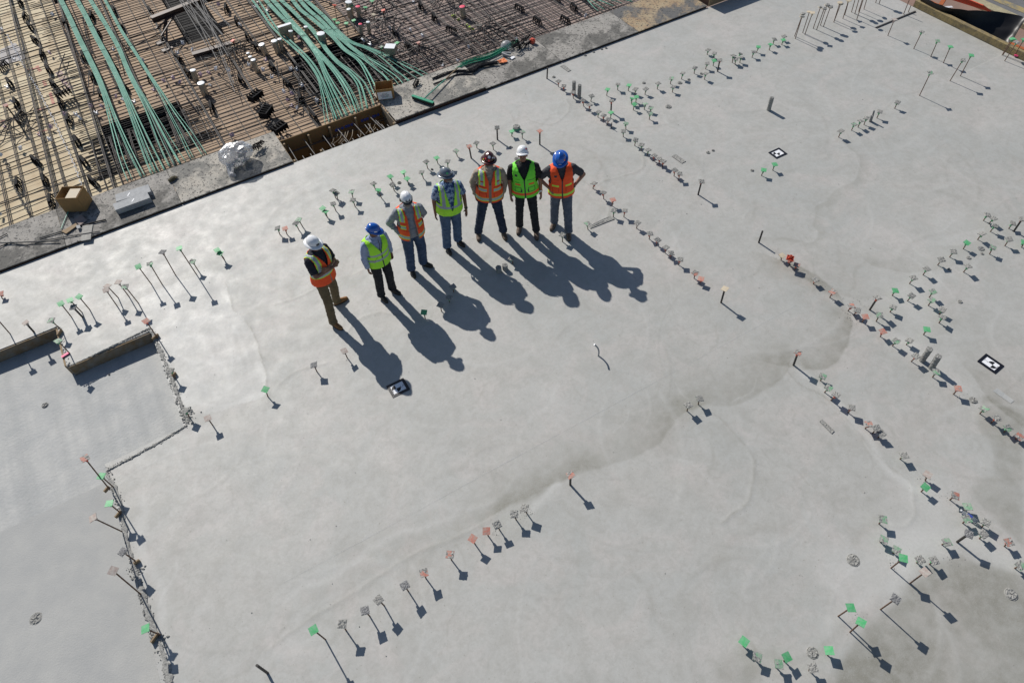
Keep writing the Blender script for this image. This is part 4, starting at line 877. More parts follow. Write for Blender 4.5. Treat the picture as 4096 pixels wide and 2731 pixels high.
mat_bars("rebar_mat", -5.5, uL, vz, 27.5, .40, .40, .0105, "widely spaced rebar mat over the yellow plywood at the far left", seed=3, dbl=.6, curve=lambda u: -.25 * smoothstep((-u + uL) / 4))
mat_bars("rebar_mat", uL + .02, 5.6, vz, 28.5, .36, .155, .0095, "dense rebar mat under the green tendon ribbons", seed=4, dbl=.25)
mat_bars("rebar_mat", 5.7, 12.4, vz, 26.0, .24, .15, .0095, "grey rebar mat on the dull plywood at the top centre", seed=5, dbl=.5, z=DECK + .09)
mat_bars("rebar_mat", uL - 2.5, 5.4, vz + .2, 26.0, 1.3, 1.55, .013, "sparse top layer of thick doubled bars over the tendons' deck", seed=14, dbl=1, z=DECK + .10, jit=.12)
# doubled dark bars crossing on top, at tendon level
mat_bars("rebar_mat", 4.9, 9.2, VW2 + .15, VW2 + 2.0, .30, .21, .010, "second upper layer of bars behind the broom and green rods", seed=6, z=DECK + .18)
for k, (x0, x1_, y0, y1_, dp) in enumerate(holes[1:3]):
    mat_bars("rebar_cage", x0 - .3, x1_ + .3, y0 - .7, y0 + .75 * (y1_ - y0), .16, .085, .011, ["dense black rebar cage under the fanned tendons at the left", "dense black rebar cage crossed by the right-hand tendons"][k], seed=9 + k, z=DECK + .02, jit=.03, dbl=.4)

# ---------------------------------------------------------------- green tendons
def tendon(pts, conv, ends, n, label, split=.6, sp=.0165, z0=.17, z1_=.10):
    base = []
    for i_, p in enumerate(pts):
        t_ = i_ / (len(pts) - 1); base.append(G(*conv(*p), DECK + z0 + (z1_ - z0) * t_ + .05 * math.sin(3.1 * t_)))
    base = resample(base, 44); o = empty("tendon_bundle", base[0]); tag(o, label, "tendons", "green sheathed tendon bundles crossing the deck")
    E = [G(*e, ZW - .12) for e in ends]; E = [E[int(round(k * (len(E) - 1) / max(1, n - 1)))] + Vector((rnd.uniform(-.02, .02), 0, 0)) for k in range(n)]
    E.sort(key=lambda e: e.x)
    for k in range(n):
        path = []
        for i_, p in enumerate(base):
            t_ = i_ / 43; d = (base[min(i_ + 1, 43)] - base[max(i_ - 1, 0)]).to_2d().normalized(); pr = Vector((-d.y, d.x, 0)) * (1 if -d.y > 0 or True else -1)
            off = pr * ((k - (n - 1) / 2) * sp); w = smoothstep((t_ - split) / (1 - split)) if t_ > split else 0
            w = w * w if w < 1 else 1
            path.append(p + off * (1 - w) + (E[k] - base[-1]) * w - base[0])
        MB().tube(path, .0078, 6).build("strand", "tendon_green", o, smooth=True)
    for t_ in (5, 12, 19):
        p = base[t_] - base[0]; d = (base[t_ + 1] - base[t_ - 1]).normalized(); MB().box(None, (n * sp + .02, .012, .02), mx=Matrix.Translation(p) @ d.to_track_quat('Y', 'Z').to_matrix().to_4x4()).build("tie", "black_plastic", o)
e6 = lambda *L: [X6(x, y) for x, y in L]; eD = lambda *L: [XD(x, y) for x, y in L]; e5 = lambda *L: [X5(x, y) for x, y in L]
tendon([(640, -90), (680, 0), (770, 180), (870, 400), (990, 640), (1100, 870), (1180, 1080), (1240, 1280), (1330, 1560), (1420, 1760)], X3, e6((1440, 640), (1500, 625), (1590, 600), (1640, 585)), 8, "leftmost wide green tendon bundle")
tendon([(820, -90), (860, 0), (960, 180), (1070, 400), (1200, 640), (1310, 860), (1400, 1060), (1480, 1240), (1600, 1500), (1700, 1700)], X3, e6((1700, 570), (1745, 555), (1790, 540), (1850, 525)), 8, "second green tendon bundle from the left")
tendon([(965, -90), (1010, 0), (1130, 190), (1250, 390), (1340, 560), (1420, 760), (1520, 960), (1630, 1130), (1790, 1360), (1960, 1600)], X3, e6((1910, 475), (1960, 460), (2020, 440), (2080, 425)), 7, "third green tendon bundle from the left")
tendon([(1130, -90), (1175, 0), (1270, 180), (1350, 330), (1450, 490), (1560, 660), (1680, 850), (1800, 1020), (1910, 1165), (2050, 1320), (2180, 1500)], X3, e6((2140, 400), (2180, 385), (2270, 355), (2330, 335)), 5, "narrow fourth green tendon bundle from the left")
tendon([(590, -80), (640, 0), (740, 130), (850, 290), (960, 400), (1090, 520), (1210, 630), (1300, 740), (1380, 870), (1420, 980), (1470, 1130), (1510, 1300)], XD, eD((1470, 1395), (1510, 1380), (1570, 1355)), 4, "green tendon bundle curving left of the white-lidded sleeves", .7)
tendon([(665, -80), (710, 0), (790, 120), (850, 220), (930, 330), (1050, 440), (1180, 560), (1280, 660), (1370, 780), (1430, 900), (1510, 1100), (1590, 1300)], XD, eD((1590, 1345), (1630, 1330)), 3, "slim green tendon bundle in front of the tin box", .7)
tendon([(735, -80), (790, 0), (900, 120), (1020, 240), (1130, 330), (1230, 430), (1330, 560), (1400, 680), (1460, 820), (1530, 960), (1620, 1130), (1700, 1280)], XD, eD((1665, 1320), (1710, 1305), (1760, 1285)), 7, "green tendon bundle passing behind the tin box", .55)
tendon([(810, -80), (870, 0), (970, 110), (1080, 240), (1200, 370), (1310, 510), (1430, 640), (1560, 780), (1660, 900), (1760, 1050), (1830, 1220)], XD, eD((1770, 1280), (1810, 1270), (1850, 1255)), 8, "widest green tendon bundle right of the tin box", .55)
tendon([(890, -80), (960, 0), (1080, 110), (1200, 230), (1300, 320), (1400, 450), (1480, 570), (1600, 700), (1740, 800), (1880, 920), (1960, 1060), (2000, 1180)], XD, eD((1880, 1245), (1930, 1220), (2010, 1190)), 7, "green tendon bundle bending round the big white lid", .6)
tendon([(1020, -80), (1090, 0), (1180, 110), (1320, 220), (1450, 330), (1560, 430), (1680, 560), (1840, 660), (1950, 760), (2060, 880), (2130, 990)], XD, eD((2030, 1100), (2070, 1080), (2200, 960)), 7, "green tendon bundle ending behind the small cardboard box", .6)
tendon([(1100, -80), (1170, 0), (1270, 110), (1400, 220), (1520, 340), (1640, 440), (1760, 540), (1900, 640), (2050, 740), (2200, 860), (2270, 950)], XD, e5((60, 990), (100, 970), (160, 950), (210, 930)), 7, "second green tendon bundle from the right", .6)
tendon([(1165, -80), (1240, 0), (1340, 90), (1460, 200), (1560, 310), (1650, 400), (1760, 480), (1930, 540), (2100, 620), (2290, 740), (2480, 860)], XD, e5((240, 920), (320, 890), (400, 870), (460, 850)), 7, "rightmost long green tendon bundle", .55)
tendon([(-200, -160), (-60, -60), (60, 0), (180, 60)], lambda x, y: (2360 + x * .3, y * .3), [(2395, 45), (2420, 38), (2455, 25), (2490, 15), (2530, 8)], 9, "short spread of green tendons at the top centre edge", .2)

# ---------------------------------------------------------------- sleeves, boxes, steel, supports on the deck
gs = "lidded tin sleeves standing on the deck"
for n_, (tx, ty, bx, by, r, lid) in enumerate(((745, 500, 800, 620, 28, 0), (887, 460, 935, 600, 28, 0), (948, 440, 985, 580, 20, 0), (593, 597, 625, 690, 15, 0), (618, 637, 655, 740, 17, 0), (652, 672, 702, 815, 22, 0), (66, 932, 118, 1065, 32, 0), (-24, 788, 20, 915, 25, 0), (1070, 350, 1095, 485, 20, 0), (1240, 303, 1262, 415, 18, 0), (1408, 378, 1445, 520, 38, 0), (1720, 25, 1745, 190, 32, 0), (1722, 105, 1757, 232, 20, 0), (1823, 76, 1847, 205, 22, 1), (1850, 273, 1872, 405, 18, 1), (1937, 250, 1955, 385, 18, 0), (2992, 77, 3012, 205, 27, 1))):
    b = G(*XD(bx, by), DECK); rm = r * .3571 / FPX * (b - Vector((0, 0, H))).length
    pipe(XD(bx, by), XD(tx, ty), rm, "pipe_sleeve", "tin", ["white-lidded sleeve nearest the orange cap rod", "larger of two white-lidded sleeves side by side left of the tendons", "smaller of two white-lidded sleeves side by side left of the tendons", "farthest of three thin white-lidded sleeves in a line", "middle one of three thin white-lidded sleeves in a line", "nearest of three thin white-lidded sleeves in a line", "front one of two white-lidded sleeves by the green ribbons", "rear one of two white-lidded sleeves by the green ribbons", "white-lidded sleeve just below the tin box", "thin white-lidded sleeve poking through the tendons", "biggest white-lidded sleeve beside the tendons", "wide white-lidded sleeve at the top edge", "thin white-lidded sleeve below the wide one at the top edge", "upper pink-lidded sleeve among green caps", "lower pink-lidded sleeve among green caps", "thin white-lidded sleeve right of the lower pink-lidded one", "lone pink-lidded sleeve among black bars at top centre"][n_], "pipe sleeve", lid="pink_lid" if lid else "white_lid", bz=DECK, group=gs)
def tinbox(c, dims, rz, label, base):
    P = G(*XD(*c), DECK + .42); o = empty("tin_box", (P.x, P.y, DECK), rz); tag(o, label, "tin box"); z = .42
    MB().box((0, 0, z - dims[2] / 2), dims).build("box_body", "tin", o); MB().box((0, 0, z + .003), (dims[0] * 1.02, dims[1] * 1.02, .006)).build("lid", "white_lid", o)
    MB().box((base, 0, (z - dims[2]) / 2), (.13, .10, z - dims[2] - .002)).build("leg", "tin", o)
tinbox((1000, 285), (.36, .10, .20), .0, "long narrow white-topped tin box straddling the tendons", .0)
tinbox((2185, 520), (.22, .26, .16), .9, "square white-topped tin box on a stalk left of the small cardboard box", .02)
row("deck group among the pink-lidded sleeves", 780, 0, .3571, "1590,225,1562,62,o 1570,310,1560,224,g 1612,370,1598,260,g 1715,410,1695,264,g 1800,370,1778,232,g 1765,200,1748,64,g 1920,240,1908,87,g 2000,110,1983,14,g 2015,320,2000,167,t 2135,290,2108,118,ok 2100,680,2085,528,G 2270,620,2262,484,g 2519,610,2504,480,rk", bz=DECK, grp="capped rods standing in the rebar deck")
row("left half of the rebar deck", 780, 0, .3571, "470,610,422,458,ok -1954,1400,-2119,1180,rk", bz=DECK, grp="capped rods standing in the rebar deck")

# hooped bars bent up round the tall rods
def hoops(c, r, n, label, seed):
    rr = random.Random(seed); P = G(*c, DECK); o = empty("bar_cluster", P); tag(o, label, "bent bars", "clusters of bent bars on the deck")
    for k in range(n):
        a = 6.283 * k / n + rr.uniform(-.2, .2); q = [(math.cos(a) * r * t_, math.sin(a) * r * t_ + rr.uniform(-.02, .02), .02 + .24 * math.cos(t_ * 1.5) ** 2 + rr.uniform(-.015, .015)) for t_ in (.05, .25, .5, .8, 1.15)]
        MB().tube(resample(q, 9), .011, 5).build("bent_bar", "black_rod", o)
hoops(XD(470, 650), .75, 16, "tangle of bent black bars around the left orange-capped rod", 1); hoops(XD(2135, 330), .75, 16, "tangle of bent black bars around the thick orange-capped rod", 2)
hoops(X5(340, 640), .6, 14, "tangle of bent black bars right of the square tin box", 3); hoops(X5(1050, 400), .8, 16, "tangle of bent black bars above the green rods", 4); hoops(X5(640, 60), .8, 16, "tangle of bent black bars at the top edge by the pink lid", 5)
hoops(X3(230, 1430), .7, 14, "tangle of bent black bars around the far left rod", 6); hoops(XD(2080, 90), .6, 12, "tangle of bent black bars at the upper green caps", 7)

# plastic bar supports
sup = MB()
def support_mesh():
    mb = MB(); L = .34
    for s in (-1, 1):
        mb.tube([(-L / 2, s * .03, 0), (-L / 2 + .05, s * .02, .10), (L / 2 - .05, s * .02, .10), (L / 2, s * .03, 0)], .011, 5)
    for k in range(4):
        x = -L / 2 + .06 + k * (L - .12) / 3; mb.tube([(x, -.05, 0), (x, -.02, .10), (x, .02, .10), (x, .05, 0)], .010, 5)
    mb.box((0, 0, .104), (L - .08, .05, .012)); me = mb.mesh("support_frame"); me.materials.append(MATS["black_plastic"]); return me
SM = support_mesh(); k = 0
sp_ = [X3(*p) for p in ((240, 60), (300, 220), (360, 330), (410, 480), (490, 650), (560, 810), (620, 980), (60, 770), (125, 960), (200, 1190), (700, 1190), (790, 1370), (250, 1340), (740, 290), (1040, 220), (1110, 410), (950, 660), (1050, 890), (1150, 1090), (1290, 150), (1370, 330), (1470, 520), (1200, 600), (1310, 810), (1410, 1000), (1610, 740), (1690, 900), (2010, 690), (2120, 850), (1700, 160))] + \
      [X6(*p) for p in ((880, 210), (960, 440), (1060, 660), (420, 430), (520, 650), (600, 880), (230, 690))] + \
      [XD(*p) for p in ((360, 130), (480, 270), (600, 440), (880, 790), (530, 930), (1050, 970), (1190, 1130), (1340, 1340), (200, 1240), (1170, 800), (700, 560), (1110, 180), (1320, 130))] + [X5(*p) for p in ((60, 400), (220, 560), (350, 100), (500, 230), (690, 370), (1450, 130), (1650, 270), (2060, 120), (1960, 260), (1850, 10))]
sp_.sort(key=lambda p: p[0])
for n_, p in enumerate(sp_):
    P = G(*p, DECK + .004); o = bpy.data.objects.new("bar_support", SM); o.location = P; o.rotation_euler = (0, 0, math.pi / 2 + rnd.gauss(0, .15)); link(o); o.scale = (1.1, 1.1, 1.6)
    tag(o, "black plastic bar support on the deck, %s from left of all" % ordn(n_ + 1), "bar support", "black plastic bar supports on the deck")
for p, rz, lb, n2 in ((XD(690, 1110), .5, "upper black plastic crate of supports tipped on the bars", 0), (XD(810, 1290), .8, "middle black plastic crate of supports near the walkway", 1), (X3(720, 1070), .3, "black plastic crate of supports on the yellow deck", 2), (XD(960, 1470), .4, "black plastic crate of supports at the walkway corner", 3)):
    P = G(*p, DECK + .12); o = empty("support_crate", P, rz); tag(o, lb, "plastic crate", "black plastic crates of supports")
    mb = MB()
    for a in range(5): mb.box((-.16 + a * .08, 0, .08), (.018, .22, .16))
    mb.build("rib", "black_plastic", o); mb = MB(); mb.box((0, -.1, .165), (.36, .03, .012)); mb.box((0, .1, .165), (.36, .03, .012)); mb.box((0, .1, .01), (.36, .03, .012)); mb.build("rail", "black_plastic", o)

# white and pink clips
cm = MB(); cm.box((0, 0, .03), (.07, .045, .05)); cm.box((-.03, 0, .07), (.015, .045, .05)); cm.box((.03, 0, .07), (.015, .045, .05)); cme = cm.mesh("clip"); cme.materials.append(MATS["white_plastic"])
cme2 = cme.copy(); cme2.materials.clear(); mat("lilac_plastic", (.55, .42, .50), .5); cme2.materials.append(MATS["lilac_plastic"])
cl_ = [(X3(*p), 0) for p in ((30, 350), (160, 680), (600, 180), (90, 990), (150, 1150), (1280, 570), (1610, 690), (1510, 1160), (2050, 500), (2150, 570), (2000, 610), (1090, 1280), (860, 1300), (910, 1340), (1400, 1130))] + [(X3(*p), 1) for p in ((570, 610), (1300, 1100), (1030, 1200), (1160, 1210), (1580, 1010), (1740, 1020), (1950, 890), (1850, 920), (2010, 940), (2250, 860), (730, 1300), (70, 1430), (570, 1440), (460, 1530))] + \
     [(X6(*p), 0) for p in ((565, 180), (25, 345), (235, 280), (10, 1010))] + [(XD(*p), 0) for p in ((710, 60), (680, 100), (830, 105), (825, 145), (520, 290), (1020, 10), (385, 805), (235, 790), (765, 795), (860, 880), (1070, 790), (1155, 790), (1210, 970), (1000, 1045), (1140, 1225), (1370, 1140), (600, 740), (185, 970), (1620, 20), (1300, 15), (1970, 515), (1490, 10), (1895, 465))] + \
     [(XD(*p), 1) for p in ((65, 855), (165, 830), (270, 70), (1040, 1130), (1100, 1200), (1100, 1065), (430, 1530), (800, 690), (1160, 440), (1690, 1010), (2110, 850))] + [(X5(*p), 0) for p in ((275, 50), (235, 360), (180, 500), (10, 335), (755, 695), (595, 745), (1415, 465), (885, 550), (2180, 195), (80, 580), (370, 420))]
cl_.sort(key=lambda p: p[0][0])
for n_, (p, q) in enumerate(cl_):
    o = bpy.data.objects.new("plastic_clip", cme2 if q else cme); o.location = G(*p, DECK + .06); o.rotation_euler = (rnd.uniform(-.5, .5), rnd.uniform(-.5, .5), rnd.uniform(0, 3)); link(o)
    tag(o, "small %s plastic clip on the deck, %s from left of all" % ("lilac" if q else "white", ordn(n_ + 1)), "plastic clip", "small plastic clips scattered on the deck")
for n_, p in enumerate(((705, 180), (725, 180), (770, 218), (860, 285), (885, 305), (905, 320), (925, 328))):
    P = G(*X5(*p), DECK + .03); o = MB().box((0, 0, 0), (.07, .05, .035)).build("yellow_tag", mat("lime_plastic", (.55, .8, .05), .5) if n_ == 0 else "lime_plastic"); o.location = P; tag(o, "lime yellow tag beside the lone pink-lidded sleeve, %s from the left" % ordn(n_ + 1), "tag", "lime yellow tags on the deck")

LB = []
for k in range(34):
    p = (rnd.uniform(150, 2100), rnd.uniform(0, 420)); P = G(*p, DECK + .13)
    if P.y < VW2 + .4: continue
    LB.append((p[0], P))
LB.sort(key=lambda t_: t_[0])
for k, (px_, P) in enumerate(LB):
    a_ = rnd.choice((0, math.pi / 2)) + rnd.gauss(0, .25); d = Vector((math.cos(a_), math.sin(a_), 0)) * rnd.uniform(.3, .9); o = empty("loose_rebar", P); tag(o, "short loose dark bar lying across the deck mats, %s from left" % ordn(k + 1), "rebar piece", "loose bars lying on the deck mats")
    MB().tube([-d, Vector((0, 0, .01)), d], .013, 6).build("bar", "dark_rod", o)

# wavy silver tie chain lines on the yellow deck
for n_, pts in enumerate(([X3(80, 390), X3(120, 470), X3(200, 620), X3(330, 850), X3(420, 990), X3(500, 1150), X3(600, 1340), X3(700, 1560), X6(770, 300), X6(860, 520), X6(930, 720)], [X3(930, 200), X3(980, 440), X3(1040, 610)], [X3(1180, 690), X3(1260, 870), X3(1340, 1040), X3(1390, 1120)], [X3(720, 350), X3(850, 560), X3(940, 720)], [X6(60, 380), X6(130, 620), X6(250, 860), X6(340, 1010)])):
    P = resample([G(*p, DECK + .075) for p in pts], 90); o = empty("wavy_chair_strip", P[0])
    tag(o, ["longest wavy white strip on the yellow deck", "short wavy strip between the first two tendon ribbons, upper one", "short wavy strip between the first two tendon ribbons, lower one", "wavy strip left of the first tendon ribbon", "wavy strip at the lower left near the walkway"][n_], "wavy strip")
    MB().tube([p - P[0] + Vector((.022 * (-1) ** i_, 0, .01 * (i_ % 3))) for i_, p in enumerate(P)], .009, 5).build("strip", "white_plastic" if n_ == 0 else "rod_grey", o)

# steel trestle over the dark opening, and the pale rods laid across it
a = G(*X3(1690, 200), DECK + .55); b = G(*XD(180, -60), DECK + .55); o = empty("steel_trestle", (a.x, a.y, DECK)); tag(o, "brown steel trestle standing over the dark opening at the top", "trestle"); d = b - a
rot = d.to_track_quat('X', 'Z').to_matrix().to_4x4()
for z_, w_ in ((.55, .16), (.43, .16)): MB().box(None, (d.length, w_, .02), mx=Matrix.Translation(d / 2 + Vector((0, 0, z_))) @ rot).build("flange", "dark_steel", o)
MB().box(None, (d.length, .03, .1), mx=Matrix.Translation(d / 2 + Vector((0, 0, .49))) @ rot).build("web", "dark_steel", o)
for fx, fy in ((1810, 470), (1870, 550)):
    f = G(*X3(fx, fy), DECK + .02) - Vector((a.x, a.y, DECK)); MB().box(f, (.3, .18, .03), rz=.2).build("foot", "dark_steel", o)
    MB().tube([f, Vector((d.x * .16 + .1, d.y * .16, .44))], .03, 6).build("leg", "dark_steel", o); MB().tube([f + Vector((0, 0, .35)), Vector((d.x * .38, d.y * .38, .44))], .022, 6).build("strut", "dark_steel", o)
rr = random.Random(8)
pa, pb = G(*XD(-30, 610), DECK + .10), G(*XD(410, 482), DECK + .10); o, _ = board(pa, pb, DECK + .06, DECK + .12, .16, "deck_plank", "dark_steel", "dark plank lying across the bars left of the orange-capped rod", "plank")
o = empty("rod_bundle", G(*X3(2100, 200), DECK + .5)); tag(o, "bundle of pale long rods laid across the dark opening", "rods")
for k in range(15):
    x0 = 1880 + k * 24 + rr.uniform(-8, 8); p = G(*X3(x0, -120), DECK + .62 + .02 * (k % 3)); q = G(*X3(x0 + 420 + rr.uniform(-60, 60), 420 + rr.uniform(-200, 260) if k < 13 else 900 + rr.uniform(-50, 200)), DECK + (.5 if k < 13 else .22))
    MB().tube([p - o.location, q - o.location], .009, 5).build("rod", "rod_grey", o)

# ---------------------------------------------------------------- things left on the walkway
def hinge_box(c, w, d, h, rz, label, flaps=True, content=None, lbl=None):
    P = G(*c, ZW + .012); o = empty("cardboard_box", P, rz); tag(o, label, "cardboard box"); t_ = .006
    for (x, y, sx, sy) in ((0, -d / 2, w, t_), (0, d / 2, w, t_), (-w / 2, 0, t_, d - 2 * t_), (w / 2, 0, t_, d - 2 * t_)): MB().box((x, y, h / 2), (sx, sy, h)).build("side", "cardboard", o)
    MB().box((0, 0, .004), (w - .014, d - .014, .006)).build("bottom", "cardboard_in", o)
    if content: MB().box((w * .16, -d * .05, h * .5), (w * .5, d * .8, h * .9)).build("content", "tan_cap", o)
    if lbl:
        MB().box((-w * .02, -d / 2 - .0045, h * .48), (w * .82, .002, h * .62)).build("label_sheet", "paper", o)
        for k, l_ in enumerate((.3, .5, .45, .38)): MB().box((-w * .02, -d / 2 - .0062, h * (.62 - k * .09)), (w * l_, .001, .008)).build("text_line", "ink", o)
    return o
hinge_box(X6(885, 905), .44, .36, .36, math.radians(-30), "large open cardboard box with a pale carton inside, at the left", content=True)
hinge_box(XD(2140, 1085), .40, .34, .30, math.radians(-22), "smaller open cardboard box with a white label, beside the pit", lbl=True)
def blockk(px, h, label):
    P = [G(*X6(*p), ZW + h + .012) for p in px]; c = sum(P, Vector()) / 4; o = empty("grey_block", (c.x, c.y, ZW + .012)); tag(o, label, "foam block", "grey blocks on the walkway")
    MB().poly(orient([(p.x - c.x, p.y - c.y) for p in P]), 0, h).build("block_body", "foam_block", o)
    mb = MB(); rr = random.Random(int(h * 1000) + int(px[0][0]))
    mb.box((rr.uniform(-.1, .1), 0, h + .001), (.10, .02, .002), rz=.9)
    mb.build("scuff", "paper", o)
blockk([(1290, 780), (1660, 665), (1690, 745), (1300, 858)], .10, "rear grey block of the pair lying on the walkway"); blockk([(1262, 885), (1645, 745), (1680, 815), (1290, 955)], .12, "front grey block of the pair lying on the walkway")
# clear plastic sack
P = G(958, 648, ZW + .012); o = empty("plastic_sack", P); tag(o, "crumpled clear plastic sack sitting on the walkway", "plastic sack")
mb = MB(); n1, n2 = 46, 26; vs = []; rr = random.Random(2)
for b_i in range(n2 + 1):
    ph = math.pi * b_i / n2
    for a_i in range(n1):
        g_ = 6.283 * a_i / n1; d = Vector((math.sin(ph) * math.cos(g_), math.sin(ph) * math.sin(g_), math.cos(ph)))
        cell = noise.cell_vector(d * 2.2)[0] * 0 + noise.voronoi(d * 2.4 + Vector((3, 1, 2)))[0][0]; q = 1 + .16 * noise.noise(d * 2.3) - .13 * abs(noise.noise(d * 5 + Vector((4, 0, 0)))) + .10 * (cell - .35)
        v = Vector((d.x * .36 * q, d.y * .26 * q, .21 + d.z * .24 * q)); v.z = max(v.z, .001 + .002 * rr.random())
        vs.append(v)
mb.add(vs, [(a_i + b_i * n1, (a_i + 1) % n1 + b_i * n1, (a_i + 1) % n1 + (b_i + 1) * n1, a_i + (b_i + 1) * n1) for b_i in range(n2) for a_i in range(n1)]); mb.build("film", "film", o)
mb = MB()
for k in range(9): mb.box((rr.uniform(-.15, .2), rr.uniform(-.12, .12), rr.uniform(.05, .2)), (.16, .03, .05), rz=rr.uniform(0, 3))
mb.build("contents", "bar_grey", o)
mb = MB(); mb.tube([(-.20, -.12, .10), (-.25, -.22, .07), (-.28, -.34, .04), (-.27, -.42, .03)], [.10, .075, .06, .075], 9); mb.build("sack_neck", "film", o)
def parts_pile(c, label, n, spread, seed, cat="bar supports"):
    P = G(*c, ZW + .02); o = empty("support_pile", P, .4); tag(o, label, cat); rr = random.Random(seed)
    for k in range(n):
        s = bpy.data.objects.new("support_piece", SM); link(s, o); s.location = (rr.uniform(-spread, spread), rr.uniform(-spread, spread) * .4, .02 + rr.uniform(0, .06)); s.rotation_euler = (rr.uniform(-1.2, 1.2), rr.uniform(-.4, .4), rr.uniform(-.5, .5)); s.scale = (.7, .7, .8)
parts_pile((1040, 597), "small heap of black plastic supports beside the clear sack", 4, .12, 3)
parts_pile(X5(1480, 510), "heap of black plastic supports and racks at the end of the green rods", 8, .30, 5)
parts_pile(X5(300, 975), "few black plastic supports lying above the broom head", 2, .07, 6)
# broom
hd = G(*X5(370, 1135), ZW + .06 + .05); a = G(*X5(250, 1085), ZW + .11); b = G(*X5(487, 1165), ZW + .11); e = G(*X5(760, 762), ZW + .10); o = empty("push_broom", (hd.x, hd.y, ZW + .062)); tag(o, "green-handled push broom lying on the raised walkway panel", "broom"); off = Vector((hd.x, hd.y, ZW + .062))
d = b - a; MB().box(None, (d.length, .07, .025), mx=Matrix.Translation((a + b) / 2 - off + Vector((0, 0, .03))) @ Matrix.Rotation(math.atan2(d.y, d.x), 4, 'Z')).build("head", "pole_green", o)
mb = MB()
for k in range(24): mb.box(None, (d.length / 25, .06, .06), mx=Matrix.Translation(a + d * ((k + .5) / 24) - off + Vector((0, -.02 + rnd.uniform(-.004, .004), -.01))) @ Matrix.Rotation(math.atan2(d.y, d.x), 4, 'Z'))
mb.build("bristles", "bristle", o)
h1 = G(*X5(385, 1105), ZW + .15); MB().tube([h1 - off, (h1 + (e - h1) * .62) - off], .014, 8).build("handle", "tendon_green", o); MB().tube([(h1 + (e - h1) * .62) - off, e - off], .0138, 8).build("handle_end", "wood", o)
# bundles of loose green and dark rods on the walkway edge
def bundle(pts, n, material, label, spread, seed, r=.007, z=.03, name="rod_bundle"):
    rr = random.Random(seed); B = [G(*X5(*p), ZW + z) for p in pts]; o = empty(name, B[0]); tag(o, label, "rods")
    for k in range(n):
        s0 = rr.uniform(0, .15); s1 = rr.uniform(.85, 1.0); q = resample(B, 20); q = q[int(s0 * 19):int(s1 * 19) + 1]
        ph = rr.uniform(0, 6); of = rr.gauss(0, spread)
        MB().tube([p - B[0] + Vector((of * .4, of + spread * .6 * math.sin(ph + i_ * .35), rr.uniform(0, .004) + .012 * (k % 4))) for i_, p in enumerate(q)], r, 5).build("rod", material, o)
bundle([(720, 780), (900, 700), (1100, 640), (1300, 540), (1460, 450)], 16, "pole_green", "bundle of green rods curving along the walkway edge", .035, 4)
bundle([(480, 900), (700, 810), (900, 800), (1010, 740), (1200, 710), (1290, 700)], 18, "dark_rod", "bundle of wavy dark rods lying below the green rods", .05, 5, .009)
bundle([(490, 970), (650, 900), (760, 860), (950, 850)], 7, "dark_rod", "few dark rods lying under the broom handle", .03, 6, .009)
o = empty("orange_rag", G(*X5(1260, 690), ZW + .02)); tag(o, "crumpled orange scrap at the end of the dark rods", "scrap"); mb = MB(); vs = [(x * .05 - .1, y * .045 - .09, .01 + .03 * abs(noise.noise(Vector((x, y, 1.7))))) for x in range(5) for y in range(5)]; mb.add(vs, [(x * 5 + y, x * 5 + 5 + y, x * 5 + 6 + y, x * 5 + 1 + y) for x in range(4) for y in range(4)]); mb.build("cloth", "orange_rag", o)
o = empty("red_cup", G(*X5(1595, 480), ZW + .02)); tag(o, "orange red plastic block at the far end of the black heap", "plastic block"); mb = MB(); mb.box((0, 0, .045), (.10, .12, .09), rz=.4); mb.box((0, 0, .1), (.06, .07, .02), rz=.4); mb.build("block_body", "red_cap", o)
o = empty("clear_globe", G(*X5(1305, 530), ZW + .015)); tag(o, "clear plastic dome partly under the green rods", "plastic dome"); MB().lathe([(.15, 0), (.15, .05), (.12, .11), (.06, .15), (0, .16)], 20).build("dome", "film", o, smooth=True)
P = G(*X5(1300, 620), ZW + .03); o = empty("a_frame_clamp", P, -.9); tag(o, "grey plastic clamp standing open beside the green rods", "clamp"); mb = MB(); mb.box((0, .04, .03), (.22, .03, .05), rz=.25); mb.box((0, -.04, .03), (.22, .03, .05), rz=-.25); mb.build("jaw", "foam_block", o)
o = empty("paper_scrap", G(*X5(1370, 648), ZW + .02)); tag(o, "white paper scrap lying beside the grey clamp", "paper scrap"); MB().box((0, 0, .002), (.14, .09, .002), rz=.3).build("sheet", "paper", o)
o = empty("work_glove", G(*X6(1940, 610), ZW + .012), .4); tag(o, "dark work glove lying alone on the walkway", "glove"); mb = MB(); mb.tube([(-.10, 0, .02), (-.02, 0, .024), (.04, 0, .022)], [.035, .045, .04], 8)
for k in range(4): mb.tube([(.03, -.033 + k * .022, .02), (.10 - .01 * abs(k - 1), -.045 + k * .03, .018)], .012, 6)
mb.tube([(-.02, .03, .02), (.03, .075, .018)], .012, 6); mb.build("fabric", "glove", o)
